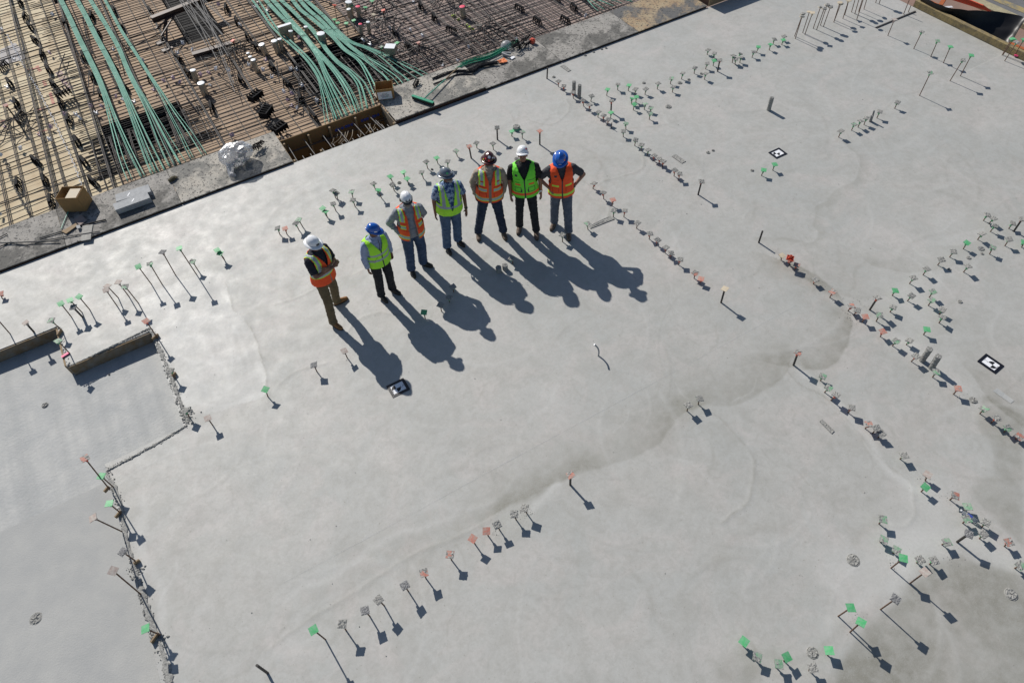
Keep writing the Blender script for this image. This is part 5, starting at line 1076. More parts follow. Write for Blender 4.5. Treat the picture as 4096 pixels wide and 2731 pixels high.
# sticks, offcuts and pipes at the left of the walkway
def stick(a, b, r, material, name, label, z=.02):
    A_, B2 = G(*X6(*a), ZW + z), G(*X6(*b), ZW + z); o = empty(name, A_); tag(o, label, name.replace('_', ' ')); MB().tube([(0, 0, 0), (B2 - A_) * .5 + Vector((0, 0, .002)), B2 - A_], r, 6).build("bar", material, o)
stick((440, 1268), (890, 1130), .012, "bar_grey", "loose_bar", "thin bar left of the wooden offcuts, upper one"); stick((890, 1130), (1185, 1060), .014, "dark_rod", "loose_bar", "thicker dark bar right of the wooden offcuts"); stick((0, 1322), (660, 1300), .013, "bar_grey", "loose_bar", "long bar lying flat at the far left of the walkway", .035); stick((380, 1310), (1115, 1192), .011, "bar_grey", "loose_bar", "long thin bar crossing the grey plank"); stick((-60, 1290), (80, 1215), .010, "bar_grey", "loose_bar", "short bar at the left photo edge"); stick((40, 1320), (320, 1345), .010, "bar_grey", "loose_bar", "short bar fanning out at the far left"); stick((775, 945), (685, 1165), .010, "tendon_green", "green_pole", "thin green pole leaning down from the big cardboard box"); stick((-80, 1395), (130, 1310), .010, "dark_rod", "loose_bar", "dark bar at the left photo edge")
def scrap(px, material, label, z=.014, name="wood_offcut"):
    P = [G(*X6(*p), ZW + z) for p in px]; c = sum(P, Vector()) / len(P); o = empty(name, (c.x, c.y, ZW + z - .012)); tag(o, label, "offcut"); MB().poly(orient([(p.x - c.x, p.y - c.y) for p in P]), .0, .016).build("piece", material, o)
scrap([(905, 1300), (925, 1130), (1040, 1115), (1015, 1280)], "grey_plank", "grey weathered plank end hanging at the walkway edge"); scrap([(690, 1190), (850, 1100), (870, 1125), (740, 1218)], "wood", "pale triangular wooden offcut below the big cardboard box", .03); scrap([(825, 1065), (910, 1008), (975, 1070), (895, 1125)], "plywood_grey", "square brown plywood offcut in the box's shadow", .025); scrap([(850, 1130), (890, 1120), (905, 1150), (865, 1165)], "foam_block", "tiny grey square plate on the loose bar", .05)

# ---------------------------------------------------------------- stakes, ribbon, bottle
def stakeboard(c, w, rz, label, z=.0):
    o = empty("stake_board", G(*c, z), rz); tag(o, label, "stake", "wooden stakes at the ragged edge"); MB().box((0, 0, .035), (w * .8, .02, .06)).build("stake", "wood", o)
stakeboard((625, 1352), .16, .5, "wooden stake at the corner under the tall salmon cap"); stakeboard((243, 1335), .17, .9, "wooden stake at the upper left step corner"); stakeboard((432, 1960), .12, .6, "small tan stake under the second green cap at the edge"); stakeboard((478, 2060), .14, .6, "tan stake under the third cap at the edge"); stakeboard((552, 2250), .10, .2, "short tan stake behind the dark crusted cap"); stakeboard((625, 2552), .17, .6, "dark stake under the lowest green cap at the edge"); stakeboard((700, 1502), .10, .5, "crusted stake halfway down the ragged edge")
o = empty("pink_ribbon", G(262, 1420, .01)); tag(o, "pink ribbon scrap hanging on the slab step at the left", "ribbon", "pink ribbon scraps"); MB().box((0, 0, .01), (.13, .045, .012), rz=.25).build("strip", "pink_ribbon", o)
o = empty("pink_ribbon", G(*W(3296, 0, .3826, 2010, 575), .02)); tag(o, "pink ribbon scrap beside the right-hand curb", "ribbon", "pink ribbon scraps"); MB().box((0, 0, .02), (.2, .08, .03), rz=.5).build("strip", "pink_ribbon", o)
B = G(*W(3296, 1900, .3826, 1520, 430), .05); o = empty("water_bottle", B, math.radians(100)); tag(o, "clear water bottle with a blue label lying between two green caps", "bottle")
M = Matrix.Rotation(math.pi / 2, 4, 'Y'); MB().lathe([(.012, -.11), (.030, -.105), (.032, -.04), (.030, 0), (.032, .04), (.030, .07), (.013, .10), (.012, .115)], 16, M=M).build("body", "glass_clear", o, smooth=True); MB().lathe([(.0330, -.03), (.0330, .035)], 16, M=M).build("wrap_label", "label_blue", o); MB().lathe([(.015, .110), (.015, .128)], 12, M=M).build("cap", "white_plastic", o)

# ---------------------------------------------------------------- far right: curb, sheeting, netting, street
def KK(x, y): return (3560 + x * .2279, y * .2279)
a = G(*KK(370, 130)); b = G(4150, 290); o, L = board((UR + .07, a.y, 0), (UR + .07, b.y - 3.0, 0), -.05, .15, .12, "timber_curb", "curb_wood", "long weathered timber curb along the right-hand edge of the slab", "curb")
MB().box((0, -.09 if False else .09, .05), (L, .05, .10)).build("outer_rail", "kerb", o)
a, b = G(*W(3296, 0, .3826, 540, 296)), G(*W(3296, 0, .3826, 955, 125)); o, _ = board(a, b, -.02, .016, .035, "edge_strip", "black_rod", "black steel edging strip with painted-in groove shadow along the recessed bay", "edging strip")  # black colour also stands in for the shadow along the trim
ZS = -.9
st = MB(); q = [G(*p, ZS) for p in (KK(1330, -250), KK(2352, 330), KK(3600, 1000), KK(3000, -900))]; q[0] = G(*KK(1250, -60), ZS)
rd = MB(); pts = [G(*KK(1400, -20), ZS), G(*KK(2050, 250), ZS), G(*KK(3000, 700), ZS)]; d = (pts[2] - pts[0]).normalized(); n_ = Vector((-d.y, d.x, 0)); n_ = n_ if n_.x > 0 else -n_
a = pts[0] - d * 60; b = pts[2] + d * 60
rd.add([a + Vector((0, 0, .004)), a + n_ * 40 + Vector((0, 0, .004)), b + n_ * 40 + Vector((0, 0, .004)), b + Vector((0, 0, .004))], [(0, 1, 2, 3)]); tag(rd.build("road", "asphalt"), kind="structure")
kb = MB(); mid = (a + b) / 2; kb.box((mid.x - n_.x * .16, mid.y - n_.y * .16, ZS + .04), ((b - a).length, .32, .16), rz=math.atan2(d.y, d.x)); tag(kb.build("kerb", "kerb"), kind="structure")
ea = MB(); ea.add([Vector((UR + .15, -40, ZS)), a - n_ * .3 if False else Vector((UR + 40, -40, ZS)), Vector((UR + 40, 60, ZS)), Vector((UR + .15, 60, ZS))], [(0, 1, 2, 3)]); tag(ea.build("bare_earth", "earth"), kind="structure")
ym = MB(); p0 = G(*KK(1850, -20), ZS + .01); p1 = G(*KK(2352, 190), ZS + .01); dd = p1 - p0; dd = dd * 2.5; w = Vector((-dd.y, dd.x, 0)).normalized() * .13; ym.add([p0 - dd - w, p0 + dd - w, p0 + dd + w, p0 - dd + w], [(0, 1, 2, 3)]); tag(ym.build("road_line", "road_paint"), kind="structure")
# black polythene sheet hung from the curb
edge_in = [KK(430, 60), KK(700, 180), KK(1000, 330), KK(1400, 520), KK(1800, 730), KK(2050, 830), KK(2080, 840)]; edge_out = [KK(560, -40), KK(850, 110), KK(1080, 165), KK(1500, 200), KK(2000, 240), KK(2352, 330), KK(2300, 460)]
n1, n2 = 60, 26; Ein = resample([G(*p, .06) for p in edge_in], n1); Ein = [Vector((max(p.x, UR + .17), p.y, -.04)) for p in Ein]; Eo = resample([G(*p, .25) for p in edge_out], n1); vs = []
for i_ in range(n1):
    for j_ in range(n2):
        t_ = j_ / (n2 - 1); p = Ein[i_] * (1 - t_) + Eo[i_] * t_; p.z += -.45 * math.sin(math.pi * t_) * .6 + .07 * noise.noise(Vector((p.x * 1.5, p.y * 1.5 + t_ * 2, 0))) + .05 * abs(noise.noise(Vector((i_ * .12, t_ * 9, 3)))); vs.append(p)
o = empty("black_sheet", Ein[0]); tag(o, "shiny black plastic sheet draped beyond the timber curb", "plastic sheet"); mb = MB(); mb.add([v - Ein[0] for v in vs], [(i_ * n2 + j_, (i_ + 1) * n2 + j_, (i_ + 1) * n2 + j_ + 1, i_ * n2 + j_ + 1) for i_ in range(n1 - 1) for j_ in range(n2 - 1)]); mb.build("film", "black_sheet", o, smooth=True)
for x, y in ((530, 115), (1000, 195)):
    P = G(*KK(x, y), .0); P.x = max(P.x, UR + .35); P.z = .10; q_ = bpy.data.objects.new("white_patch", MB().box((0, 0, 0), (.22, .07, .006)).mesh("white_patch")); q_.data.materials.append(MATS["white_plastic"]); link(q_, o); q_.location = P - Ein[0]; q_.rotation_euler = (.1, .1, -.3)
# orange netting and brown rails
nm_ = MB(); A1, A2, B1, B2 = G(*KK(1000, -30), -.1), G(*KK(1800, 220), -.1), G(*KK(1300, -40), .35), G(*KK(1640, 100), .35)
for k in range(15):
    t_ = k / 14; nm_.tube([A1 * (1 - t_) + B1 * t_, A2 * (1 - t_) + B2 * t_], .012, 4)
for k in range(48):
    t_ = k / 47; nm_.tube([A1 * (1 - t_) + A2 * t_, B1 * (1 - t_) + B2 * t_], .009, 4)
tag(nm_.build("orange_netting", "netting"), "orange plastic safety netting sagging before the street", "safety netting")
for n_i, (p, q, lb) in enumerate(((KK(520, -20), KK(850, 130), "orange painted timber rail running behind the black sheet"), (KK(960, -20), KK(870, 120), "short orange timber post crossing the rail"), (KK(2080, 780), KK(2352, 900), "brown timber lying beyond the curb at the right photo edge"))):
    a, b = G(*p, -.1), G(*q, -.1); o, _ = board(a, b, -.15, -.05, .10, "timber_rail", "orange_timber", lb, "timber rail", "orange brown timber rails beyond the curb")
# ---------------------------------------------------------------- people
mat("skin", (.36, .18, .12), .55, (.30, .14, .09), 12); mat("skin_dark", (.22, .105, .065), .55, (.18, .08, .05), 12)
for nm, c1, c2, sc in (("khaki", (.17, .125, .065), (.13, .095, .05), 9), ("black_cloth", (.012, .013, .016), (.022, .023, .028), 14), ("jeans", (.055, .095, .17), (.10, .155, .25), 7), ("jeans_dark", (.014, .024, .050), (.03, .045, .08), 8), ("jeans_mid", (.03, .055, .115), (.06, .095, .17), 7), ("jeans_grey", (.085, .10, .135), (.13, .15, .19), 8),
                        ("navy_shirt", (.012, .013, .022), (.02, .022, .032), 10), ("blue_shirt", (.30, .36, .52), (.36, .42, .58), 10), ("grey_shirt", (.22, .235, .27), (.28, .295, .33), 10), ("tan_shirt", (.30, .24, .19), (.36, .30, .24), 10), ("black_tee", (.012, .012, .013), (.02, .02, .022), 10), ("charcoal_polo", (.045, .045, .052), (.06, .06, .07), 12)):
    mat(nm, c1, .9, c2, sc, bump=.5, bscale=26)
mat("hawaiian", (.30, .42, .55), .85, (.03, .07, .20), 17, bump=.4, lo=.49, hi=.53, detail=3)
mat("v_orange", (.98, .105, .018), .75, (.92, .09, .016), 8, bump=.4, bscale=22); mat("v_lime", (.46, .95, .04), .7, (.40, .90, .04), 8, bump=.4, bscale=22); mat("v_green", (.20, .85, .05), .7, (.17, .78, .05), 8, bump=.4, bscale=22)
mat("v_silver", (.33, .37, .43), .45, (.40, .44, .50), 10); mat("v_band_lime", (.50, .90, .08), .7); mat("v_band_orange", (.92, .12, .03), .7); mat("v_dark", (.05, .05, .05), .7); mat("v_zip", (.25, .19, .15), .7); mat("v_seam", (.55, .05, .012), .8); mat("v_gseam", (.10, .42, .03), .8)
mat("hat_white", (.86, .87, .89), .18, spec=.6, coat=.3); mat("hat_blue", (.012, .11, .48), .16, spec=.6, coat=.4); mat("hat_grey", (.14, .17, .21), .2, spec=.6, coat=.3); mat("hat_maroon", (.06, .012, .014), .25, spec=.6)
mat("boot_tan", (.30, .14, .045), .75, (.24, .11, .035), 20, bump=.3); mat("boot_brown", (.10, .065, .045), .7, (.16, .12, .09), 20, bump=.3); mat("boot_black", (.02, .018, .016), .6, (.04, .035, .03), 20, bump=.3); mat("sole", (.06, .045, .03), .8)
mat("beard_white", (.30, .28, .25), .95); mat("hair_brown", (.05, .03, .02), .9); mat("lens", (.006, .006, .008), .1, spec=.8); mat("eye_white", (.7, .68, .65), .3); mat("sticker_green", (.10, .45, .18), .4); mat("sticker_white", (.85, .85, .85), .4); mat("sticker_red", (.6, .05, .05), .4); mat("sticker_yellow", (.8, .7, .05), .4); mat("lip", (.25, .09, .07), .6)
mat("collar_white", (.7, .72, .76), .8)

def capsule(mb, p0, p1, r0, r1, n=12, flat0=False, flat1=False, sq=1.0, side=None):
    """tapered limb; sq squeezes it across the side axis"""
    p0, p1 = Vector(p0), Vector(p1); d = p1 - p0; L = max(d.length, 1e-5); t = d / L
    s = Vector(side) if side else (Vector((1, 0, 0)) if abs(t.x) < .9 else Vector((0, 1, 0)))
    a = (s - t * s.dot(t)).normalized(); b = t.cross(a); rings = []
    if not flat0:
        for k in (0, 1, 2): ph = math.pi / 2 * (1 - k / 3); rings.append((p0 - t * r0 * math.sin(ph), max(r0 * math.cos(ph), r0 * .02)))
    rings.append((p0, r0)); rings.append(((p0 + p1) / 2, (r0 + r1) / 2)); rings.append((p1, r1))
    if not flat1:
        for k in (1, 2, 3): ph = math.pi / 2 * k / 3; rings.append((p1 + t * r1 * math.sin(ph), max(r1 * math.cos(ph), r1 * .02)))
    vs = [c + (a * math.cos(6.28318 * k / n) + b * math.sin(6.28318 * k / n) * sq) * r for c, r in rings for k in range(n)]
    fs = [(i_ * n + k, i_ * n + (k + 1) % n, (i_ + 1) * n + (k + 1) % n, (i_ + 1) * n + k) for i_ in range(len(rings) - 1) for k in range(n)]
    fs += [tuple(range(n - 1, -1, -1)), tuple((len(rings) - 1) * n + k for k in range(n))]
    mb.add(vs, fs)
def ellip(mb, c, r, M=None, n=16, m=10):
    vs = []; c = Vector(c)
    for i_ in range(m + 1):
        ph = math.pi * i_ / m
        for k in range(n):
            g_ = 6.28318 * k / n; v = Vector((r[0] * max(math.sin(ph), .02) * math.cos(g_), r[1] * max(math.sin(ph), .02) * math.sin(g_), r[2] * math.cos(ph))); vs.append(c + (M @ v if M else v))
    mb.add(vs, [(i_ * n + k, (i_ + 1) * n + k, (i_ + 1) * n + (k + 1) % n, i_ * n + (k + 1) % n) for i_ in range(m) for k in range(n)] + [tuple(range(n)), tuple(m * n + k for k in range(n - 1, -1, -1))])
def fuse(mb, name, material, parent, voxel=.011, wrinkle=0.0, seed=0, smooth_it=3, ws=14):
    me = mb.mesh("tmp"); o = bpy.data.objects.new("tmp", me); C.objects.link(o)
    r = o.modifiers.new("r", 'REMESH'); r.mode = 'VOXEL'; r.voxel_size = voxel; r.use_smooth_shade = True
    s = o.modifiers.new("s", 'SMOOTH'); s.iterations = smooth_it; s.factor = .5
    dg = bpy.context.evaluated_depsgraph_get(); m2 = bpy.data.meshes.new_from_object(o.evaluated_get(dg)); bpy.data.objects.remove(o); bpy.data.meshes.remove(me)
    m2.name = name; m2.materials.clear(); m2.materials.append(MATS[material])
    if wrinkle:
        nrm = [v.normal.copy() for v in m2.vertices]
        for v, n_ in zip(m2.vertices, nrm):
            q = Vector((v.co.x * ws, v.co.y * ws, v.co.z * ws * 1.7 + seed)); v.co += n_ * (wrinkle * (1 - 2 * abs(noise.noise(q))) + wrinkle * .5 * noise.noise(q * 2.3))
    m2.polygons.foreach_set("use_smooth", [True] * len(m2.polygons)); m2.update()
    return link(bpy.data.objects.new(name, m2), parent)

TOR = [(.86, .165, .125, .0), (.95, .178, .125, .0), (1.05, .172, .120, -.005), (1.15, .170, .118, -.008), (1.26, .182, .125, -.008), (1.36, .196, .125, 0), (1.42, .200, .112, .008), (1.46, .172, .092, .012), (1.49, .12, .078, .015), (1.515, .08, .068, .018)]
def tor(z, belly=0.):
    for (z0, a0, b0, c0), (z1_, a1, b1, c1) in zip(TOR[:-1], TOR[1:]):
        if z <= z1_:
            t_ = max(0, (z - z0) / (z1_ - z0)); a, b, c = a0 + (a1 - a0) * t_, b0 + (b1 - b0) * t_, c0 + (c1 - c0) * t_
            k = belly * math.exp(-((z - 1.08) / .16) ** 2); return a + k * .5, b + k, c - k * .6
    return TOR[-1][1:]
def loft(mb, z0, z1_, n=28, m=16, off=0., belly=0., M=None):
    vs = []
    for i_ in range(m + 1):
        z = z0 + (z1_ - z0) * i_ / m; a, b, c = tor(z, belly)
        for k in range(n):
            g_ = 6.28318 * k / n; v = Vector(((a + off) * math.cos(g_), c + (b + off) * math.sin(g_), z)); vs.append(M @ v if M else v)
    mb.add(vs, [(i_ * n + k, i_ * n + (k + 1) % n, (i_ + 1) * n + (k + 1) % n, (i_ + 1) * n + k) for i_ in range(m) for k in range(n)] + [tuple(range(n - 1, -1, -1)), tuple(m * n + k for k in range(n))])

def hand(mb, w, d, palm_n, curl, side, s=1.0):
    """palm, four unequal jointed fingers and a thumb leaving the side of the palm; w wrist, d pointing direction"""
    w, d, pn = Vector(w), Vector(d).normalized(), Vector(palm_n); pn = (pn - d * pn.dot(d)).normalized(); ac = d.cross(pn) * side
    capsule(mb, w, w + d * .035 * s, .026 * s, .034 * s, sq=.6, side=ac); capsule(mb, w + d * .035 * s, w + d * .075 * s, .036 * s, .036 * s, sq=.45, side=ac)
    for k, ln in enumerate((.068, .078, .072, .056)):
        b = w + d * .082 * s + ac * (.030 - .020 * k) * s; dr = (d + ac * (.10 - .07 * k)).normalized(); p = b; seg = ln * s
        for j_, fr in enumerate((.45, .32, .23)):
            an = curl * (.35 + .55 * j_) + .06 * k; v = (dr * math.cos(an) + pn * math.sin(an)); q = p + v * seg * fr; capsule(mb, p, q, (.0092 - .0010 * j_) * s, (.0086 - .0012 * j_) * s, n=8); p = q
    b = w + d * .03 * s + ac * .026 * s; v1 = (d * .75 + ac * .7 + pn * .25).normalized(); q = b + v1 * .036 * s; capsule(mb, b, q, .012 * s, .0105 * s, n=8); v2 = (d * .95 + ac * .25 + pn * .35).normalized(); capsule(mb, q, q + v2 * .030 * s, .0100 * s, .0085 * s, n=8)

def helmet(root, M, kind, m_, stick=()):
    """hard hat: shell with a rim, ridges, brim or bill, straps; M places it on the head (front is -Y)"""
    a, b, h = .106, .131, .122
    mb = MB(); prof = []; n = 48
    for i_ in range(11):
        ph = math.pi / 2 * i_ / 10; prof.append((math.cos(ph) ** .85 if i_ < 10 else 0, math.sin(ph)))
    ridges = {"brim": 1, "cap": 3, "climb": 0, "plain": 0, "blue": 3}[kind]
    def f(v, g_):
        x = v.x; k = 0
        if ridges == 1: k = .010 * math.exp(-(x / .022) ** 2)
        if ridges == 3: k = .008 * (math.exp(-(x / .012) ** 2) + math.exp(-((abs(x) - .035) / .010) ** 2))
        if kind == "climb": k = .003 * math.cos(x * 110)
        s = (v.z / h); return Vector((v.x, v.y * (1 + .02 * s), v.z + k * s))
    mb.lathe([(1.0, 0)] + [(r, z) for r, z in prof[1:]], n, M=None, sx=a, sy=b, fn=lambda v, g_: f(Vector((v.x, v.y, v.z * h)), g_))
    mb.v = [M @ Vector(v) for v in mb.v]
    sh = mb.build("hard_hat", m_, root, smooth=True)
    mb = MB(); full = kind in ("brim",); vs = []
    for k in range(n):
        g_ = 6.28318 * k / n; fr = max(0, -math.sin(g_))       # 1 in front
        if full: w = .040 + .018 * fr ** 2 + .010 * max(0, math.sin(g_))
        elif kind == "climb": w = .008 + .035 * fr ** 3
        else: w = .010 + .062 * fr ** 2.2
        for j_, (q, dz) in enumerate(((-.004, .002), (w * .5, .001 - .004), (w, -.012 - .006 * fr), (w + .001, -.018 - .006 * fr), (w * .5, -.010), (-.006, -.006))):
            vs.append(M @ Vector(((a + q) * math.cos(g_), (b + q) * math.sin(g_), dz)))
    fs = [(k * 6 + j_, ((k + 1) % n) * 6 + j_, ((k + 1) % n) * 6 + (j_ + 1) % 6, k * 6 + (j_ + 1) % 6) for k in range(n) for j_ in range(6)]
    mb.add(vs, fs); mb.build("brim" if full else "bill", m_ if kind != "climb" else "v_dark", sh, smooth=True)
    mb = MB(); mb.lathe([(.985, 0), (.97, -.03)], 32, sx=a * .93, sy=b * .93, M=M); mb.build("headband", "v_dark", sh)
    def patch(g_, el, w, hh, mt, nm="sticker", rnd_=False):
        c = Vector((a * math.cos(el) ** .85 * math.cos(g_), b * math.cos(el) ** .85 * math.sin(g_), h * math.sin(el))); nn = Vector((c.x / a ** 2, c.y / b ** 2, c.z / h ** 2)).normalized()
        q = nn.to_track_quat('Z', 'Y').to_matrix().to_4x4(); Mp = M @ Matrix.Translation(c * 1.0 + nn * .004) @ q; mb = MB()
        if rnd_: mb.lathe([(w, -.004), (w, .001), (0, .0022)], 14, M=Mp)
        else: mb.box(None, (w, hh, .006), mx=Mp)
        return mb.build(nm, mt, sh)
    for s in stick: patch(*s)
    if kind == "climb":
        for sx in (-1, 1):
            mb = MB(); ellip(mb, (sx * (a + .004), .015, -.035), (.016, .030, .040)); mb.v = [M @ Vector(v) for v in mb.v]; mb.build("ear_piece", "v_dark", sh, smooth=True)
        patch(-1.25, .32, .014, .045, "v_dark", "vent"); patch(-1.9, .32, .014, .045, "v_dark", "vent"); patch(-1.571, .22, .055, .016, "v_dark", "label")

def vest_mesh(root, Mu, paint, mats_, off=.022, belly=0., z0=.905, z1_=1.50, seed=0, flare=0.):
    n, m = 120, 64; zs = [z0 + (z1_ - z0) * i_ / m for i_ in range(m + 1)]; vs = []
    for z in zs:
        a, b, c = tor(z, belly); o_ = off + (.012 if z < 1.1 else 0) * (1.1 - z) / .16 + (-.006 if z > 1.45 else 0)
        for k in range(n):
            g_ = -math.pi / 2 + 2 * math.pi * k / n
            w = .006 * noise.noise(Vector((math.cos(g_) * 2.5, math.sin(g_) * 2.5, z * 7 + seed))) + .004 * noise.noise(Vector((math.cos(g_) * 7, math.sin(g_) * 7, z * 12 + seed)))
            v = Vector(((a + o_ + w) * math.cos(g_), c + (b + o_ + w) * math.sin(g_), z))
            if flare:
                fr = max(0, -math.sin(g_)) ** 2 * max(0, (1.35 - z) / .4); v.x += math.copysign(1, math.cos(g_)) * flare * fr; v.y -= .03 * fr
            vs.append(Mu @ v)
    fs, mi = [], []
    for i_ in range(m):
        for k in range(n):
            g_ = -math.pi / 2 + 2 * math.pi * (k + .5) / n; z = (zs[i_] + zs[i_ + 1]) / 2; a, b, c = tor(z, belly); x = a * math.cos(g_); fr = math.sin(g_) < 0
            if abs(x) > .150 and 1.17 + .0 < z < 1.475 and abs(math.sin(g_)) < (.62 if z < 1.4 else .75): continue
            if z > 1.475 and abs(x) < .04 and not fr: continue
            q = paint(x, z, fr)
            if q is None: continue
            fs.append((i_ * n + k, i_ * n + (k + 1) % n, (i_ + 1) * n + (k + 1) % n, (i_ + 1) * n + k)); mi.append(q)
    me = bpy.data.meshes.new("vest"); me.from_pydata([tuple(v) for v in vs], [], fs); me.polygons.foreach_set("material_index", mi)
    for q in mats_: me.materials.append(MATS[q])
    me.polygons.foreach_set("use_smooth", [True] * len(fs)); o = link(bpy.data.objects.new("vest", me), root)
    s = o.modifiers.new("thickness", 'SOLIDIFY'); s.thickness = .006; s.offset = 1
    return o

def person(name, label, fl, fr_, head_px, yaw, toes, arms, hat, shirt, pants, boots, vest, head_yaw=0, head_pitch=10, twist=0, belly=0., sleeves="long", skin="skin", specs=None, beard=None, lean_f=0., girth=1.14, pant_w=1.12, extras=None, head=None, back=0.0):
    FL, FR = G(*fl), G(*fr_); M0 = (FL + FR) / 2; P = M0 + Vector((head[0], head[1], 0)); hs = head[2] + .12; FL.y += back; FR.y += back; M0.y += back
    k = (hs - .055) / 1.78; a0 = math.atan2(-M0.y, -M0.x) + math.pi / 2 + math.radians(yaw)       # local -Y turned to the camera side
    root = empty("person", M0, a0); root.scale = (k, k, k); tag(root, label, "person", None)
    inv = Matrix.Rotation(-a0, 3, 'Z')
    lf, rf = inv @ (FL - M0) / k, inv @ (FR - M0) / k; hx = inv @ (P - M0) / k
    pelv = Vector((hx.x * .42, hx.y * .42 + .01, 0))      # hips shift part of the way towards the head
    Mu = Matrix.Translation(Vector((pelv.x, pelv.y, .95))) @ Matrix.Rotation(math.radians(twist), 4, 'Z')
    top = Vector((hx.x - pelv.x, hx.y - pelv.y, .80)); q = Vector((0, 0, 1)).rotation_difference(top.normalized()); Mu = Mu @ q.to_matrix().to_4x4() @ Matrix.Rotation(math.radians(lean_f), 4, 'X') @ Matrix.Translation((0, 0, -.95))
    S3 = Matrix.Diagonal((girth, girth, 1, 1)); Mg = Mu @ S3
    U = lambda p: Mu @ Vector(p)
    # legs
    hips = [Mu @ Vector((s * .092, 0, .92)) for s in (-1, 1)]; ank = []; knees = []
    for h_, f, td in zip(hips, (lf, rf), toes):
        an = Vector((f.x, f.y, .095)); fd = Vector((math.sin(math.radians(td)), -math.cos(math.radians(td)), 0)); kn = (h_ + an) / 2 + fd * .035 + Vector((0, 0, .02)); ank.append((an, fd)); knees.append(kn)
    mb = MB(); pw = pant_w
    loft(mb, .88, 1.04, M=Mg, off=-.004, belly=belly * .6, m=5)
    for h_, kn, (an, fd) in zip(hips, knees, ank):
        capsule(mb, h_ + Vector((0, 0, .02)), kn, .092 * pw, .068 * pw, n=16); capsule(mb, kn, an + Vector((0, .006, .0)), .068 * pw, .060 * pw, n=16, flat1=True)
        capsule(mb, an + Vector((0, 0, .05)), an + Vector((0, 0, -.03)) , .062 * pw, .067 * pw, n=16, flat0=True, flat1=True)
    ellip(mb, U((0, .03, .90)), (.15 * girth, .12, .10)); fuse(mb, "trousers", pants, root, .012, .011, fl[0], 2, 13)
    # boots
    for (an, fd) in ank:
        mb = MB(); sd = Vector((-fd.y, fd.x, 0)); g0 = Vector((an.x, an.y, 0))
        capsule(mb, g0 + Vector((0, 0, .14)), g0 + Vector((0, 0, .06)), .046, .050, flat0=True); capsule(mb, g0 - fd * .03 + Vector((0, 0, .045)), g0 + fd * .06 + Vector((0, 0, .045)), .043, .045)
        capsule(mb, g0 + fd * .02 + Vector((0, 0, .070)), g0 + fd * .12 + Vector((0, 0, .045)), .044, .036, side=sd); capsule(mb, g0 + fd * .08 + Vector((0, 0, .038)), g0 + fd * .165 + Vector((0, 0, .036)), .046, .040, side=sd, sq=.8)
        bt = fuse(mb, "boot", boots, root, .011, .002, 1, 2); sm = MB(); out = []
        for t_ in range(24):
            g_ = 6.28318 * t_ / 24; r_ = Vector((math.cos(g_), math.sin(g_))); l_ = r_.x; wd = .046 + .006 * l_; out.append(g0 + fd * (.062 + .148 * l_) + sd * wd * r_.y)
        sm.poly(orient([(p.x, p.y) for p in out]), .001, .024); sm.build("boot_sole", "sole", bt)
    # body: head, neck, core, arms and hands in one surface
    mb = MB(); hy = Matrix.Rotation(math.radians(head_yaw), 4, 'Z') @ Matrix.Rotation(math.radians(head_pitch - 9), 4, 'X')
    Mh = Mu @ Matrix.Translation((0, .012, 1.53)) @ hy @ Matrix.Translation((0, -.02 - .0, .112)) @ Matrix.Scale(.94, 4)
    HH = lambda p: Mh @ Vector(p); R3 = Mh.to_3x3()
    ellip(mb, HH((0, .012, .02)), (.076, .094, .105), R3); ellip(mb, HH((0, -.020, -.055)), (.058, .070, .065), R3); ellip(mb, HH((0, -.045, -.092)), (.030, .028, .024), R3)
    capsule(mb, HH((0, -.088, .008)), HH((0, -.108, -.030)), .010, .015, n=8); 
    for s in (-1, 1):
        ellip(mb, HH((s * .080, .012, -.018)), (.010, .020, .030), R3, 8, 6); ellip(mb, HH((s * .034, -.066, -.035)), (.022, .016, .020), R3, 8, 6); ellip(mb, HH((s * .030, -.078, .022)), (.024, .010, .009), R3, 8, 6)
    capsule(mb, HH((-.018, -.092, -.062)), HH((.018, -.092, -.062)), .0075, .0075, n=8)
    capsule(mb, U((0, .02, 1.42)), HH((0, .02, -.05)), .060, .054); loft(mb, .90, 1.50, off=-.030, M=Mg, belly=belly * .5)
    for h_, kn, (an, fd) in zip(hips, knees, ank): capsule(mb, h_, kn, .070, .048); capsule(mb, kn, an, .050, .034)
    sl = MB(); loft(sl, .90, 1.50, off=.0, M=Mg, belly=belly); capsule(sl, U((0, .015, 1.47)), U((0, .005, 1.535)), .072, .064, flat1=True)
    for s, A in zip((-1, 1), arms):
        el, wr, hd, pn, curl = A; sh = Vector((s * .178 * girth, .008, 1.415)); el = Vector(el); wr = Vector(wr)
        capsule(mb, U(sh), U(el), .047, .040); capsule(mb, U(el), U(wr), .041, .027)
        if curl is not None: hand(mb, U(wr), Mu.to_3x3() @ Vector(hd), Mu.to_3x3() @ Vector(pn), curl, s if True else 1, 1.06)
        capsule(sl, U(sh * .93), U(sh), .070, .068)
        if sleeves == "long": capsule(sl, U(sh), U(el), .066, .054); capsule(sl, U(el), U(el + (wr - el) * .93), .054, .041, flat1=True)
        else: capsule(sl, U(sh), U(sh + (el - sh) * .80), .069, .066, flat1=True)
    fuse(mb, "body", skin, root, .0075, 0, 0, 2); fuse(sl, "shirt", shirt, root, .012, .011 if sleeves == "long" else .008, head_px[0], 2, 12)
    cb = MB(); 
    for s in (-1, 1): capsule(cb, U((s * .062, .01, 1.535)), U((s * .022, -.075, 1.475)), .014, .010, n=8)
    cb.build("collar", shirt, root, smooth=True)
    # face
    for s in (-1, 1):
        e = MB(); ellip(e, HH((s * .030, -.083, .006)), (.012, .008, .007), R3, 10, 6); e.build("eye", "eye_white", root, smooth=True); e = MB(); ellip(e, HH((s * .030, -.0905, .006)), (.0048, .002, .0048), R3, 8, 6); e.build("pupil", "ink", root, smooth=True)
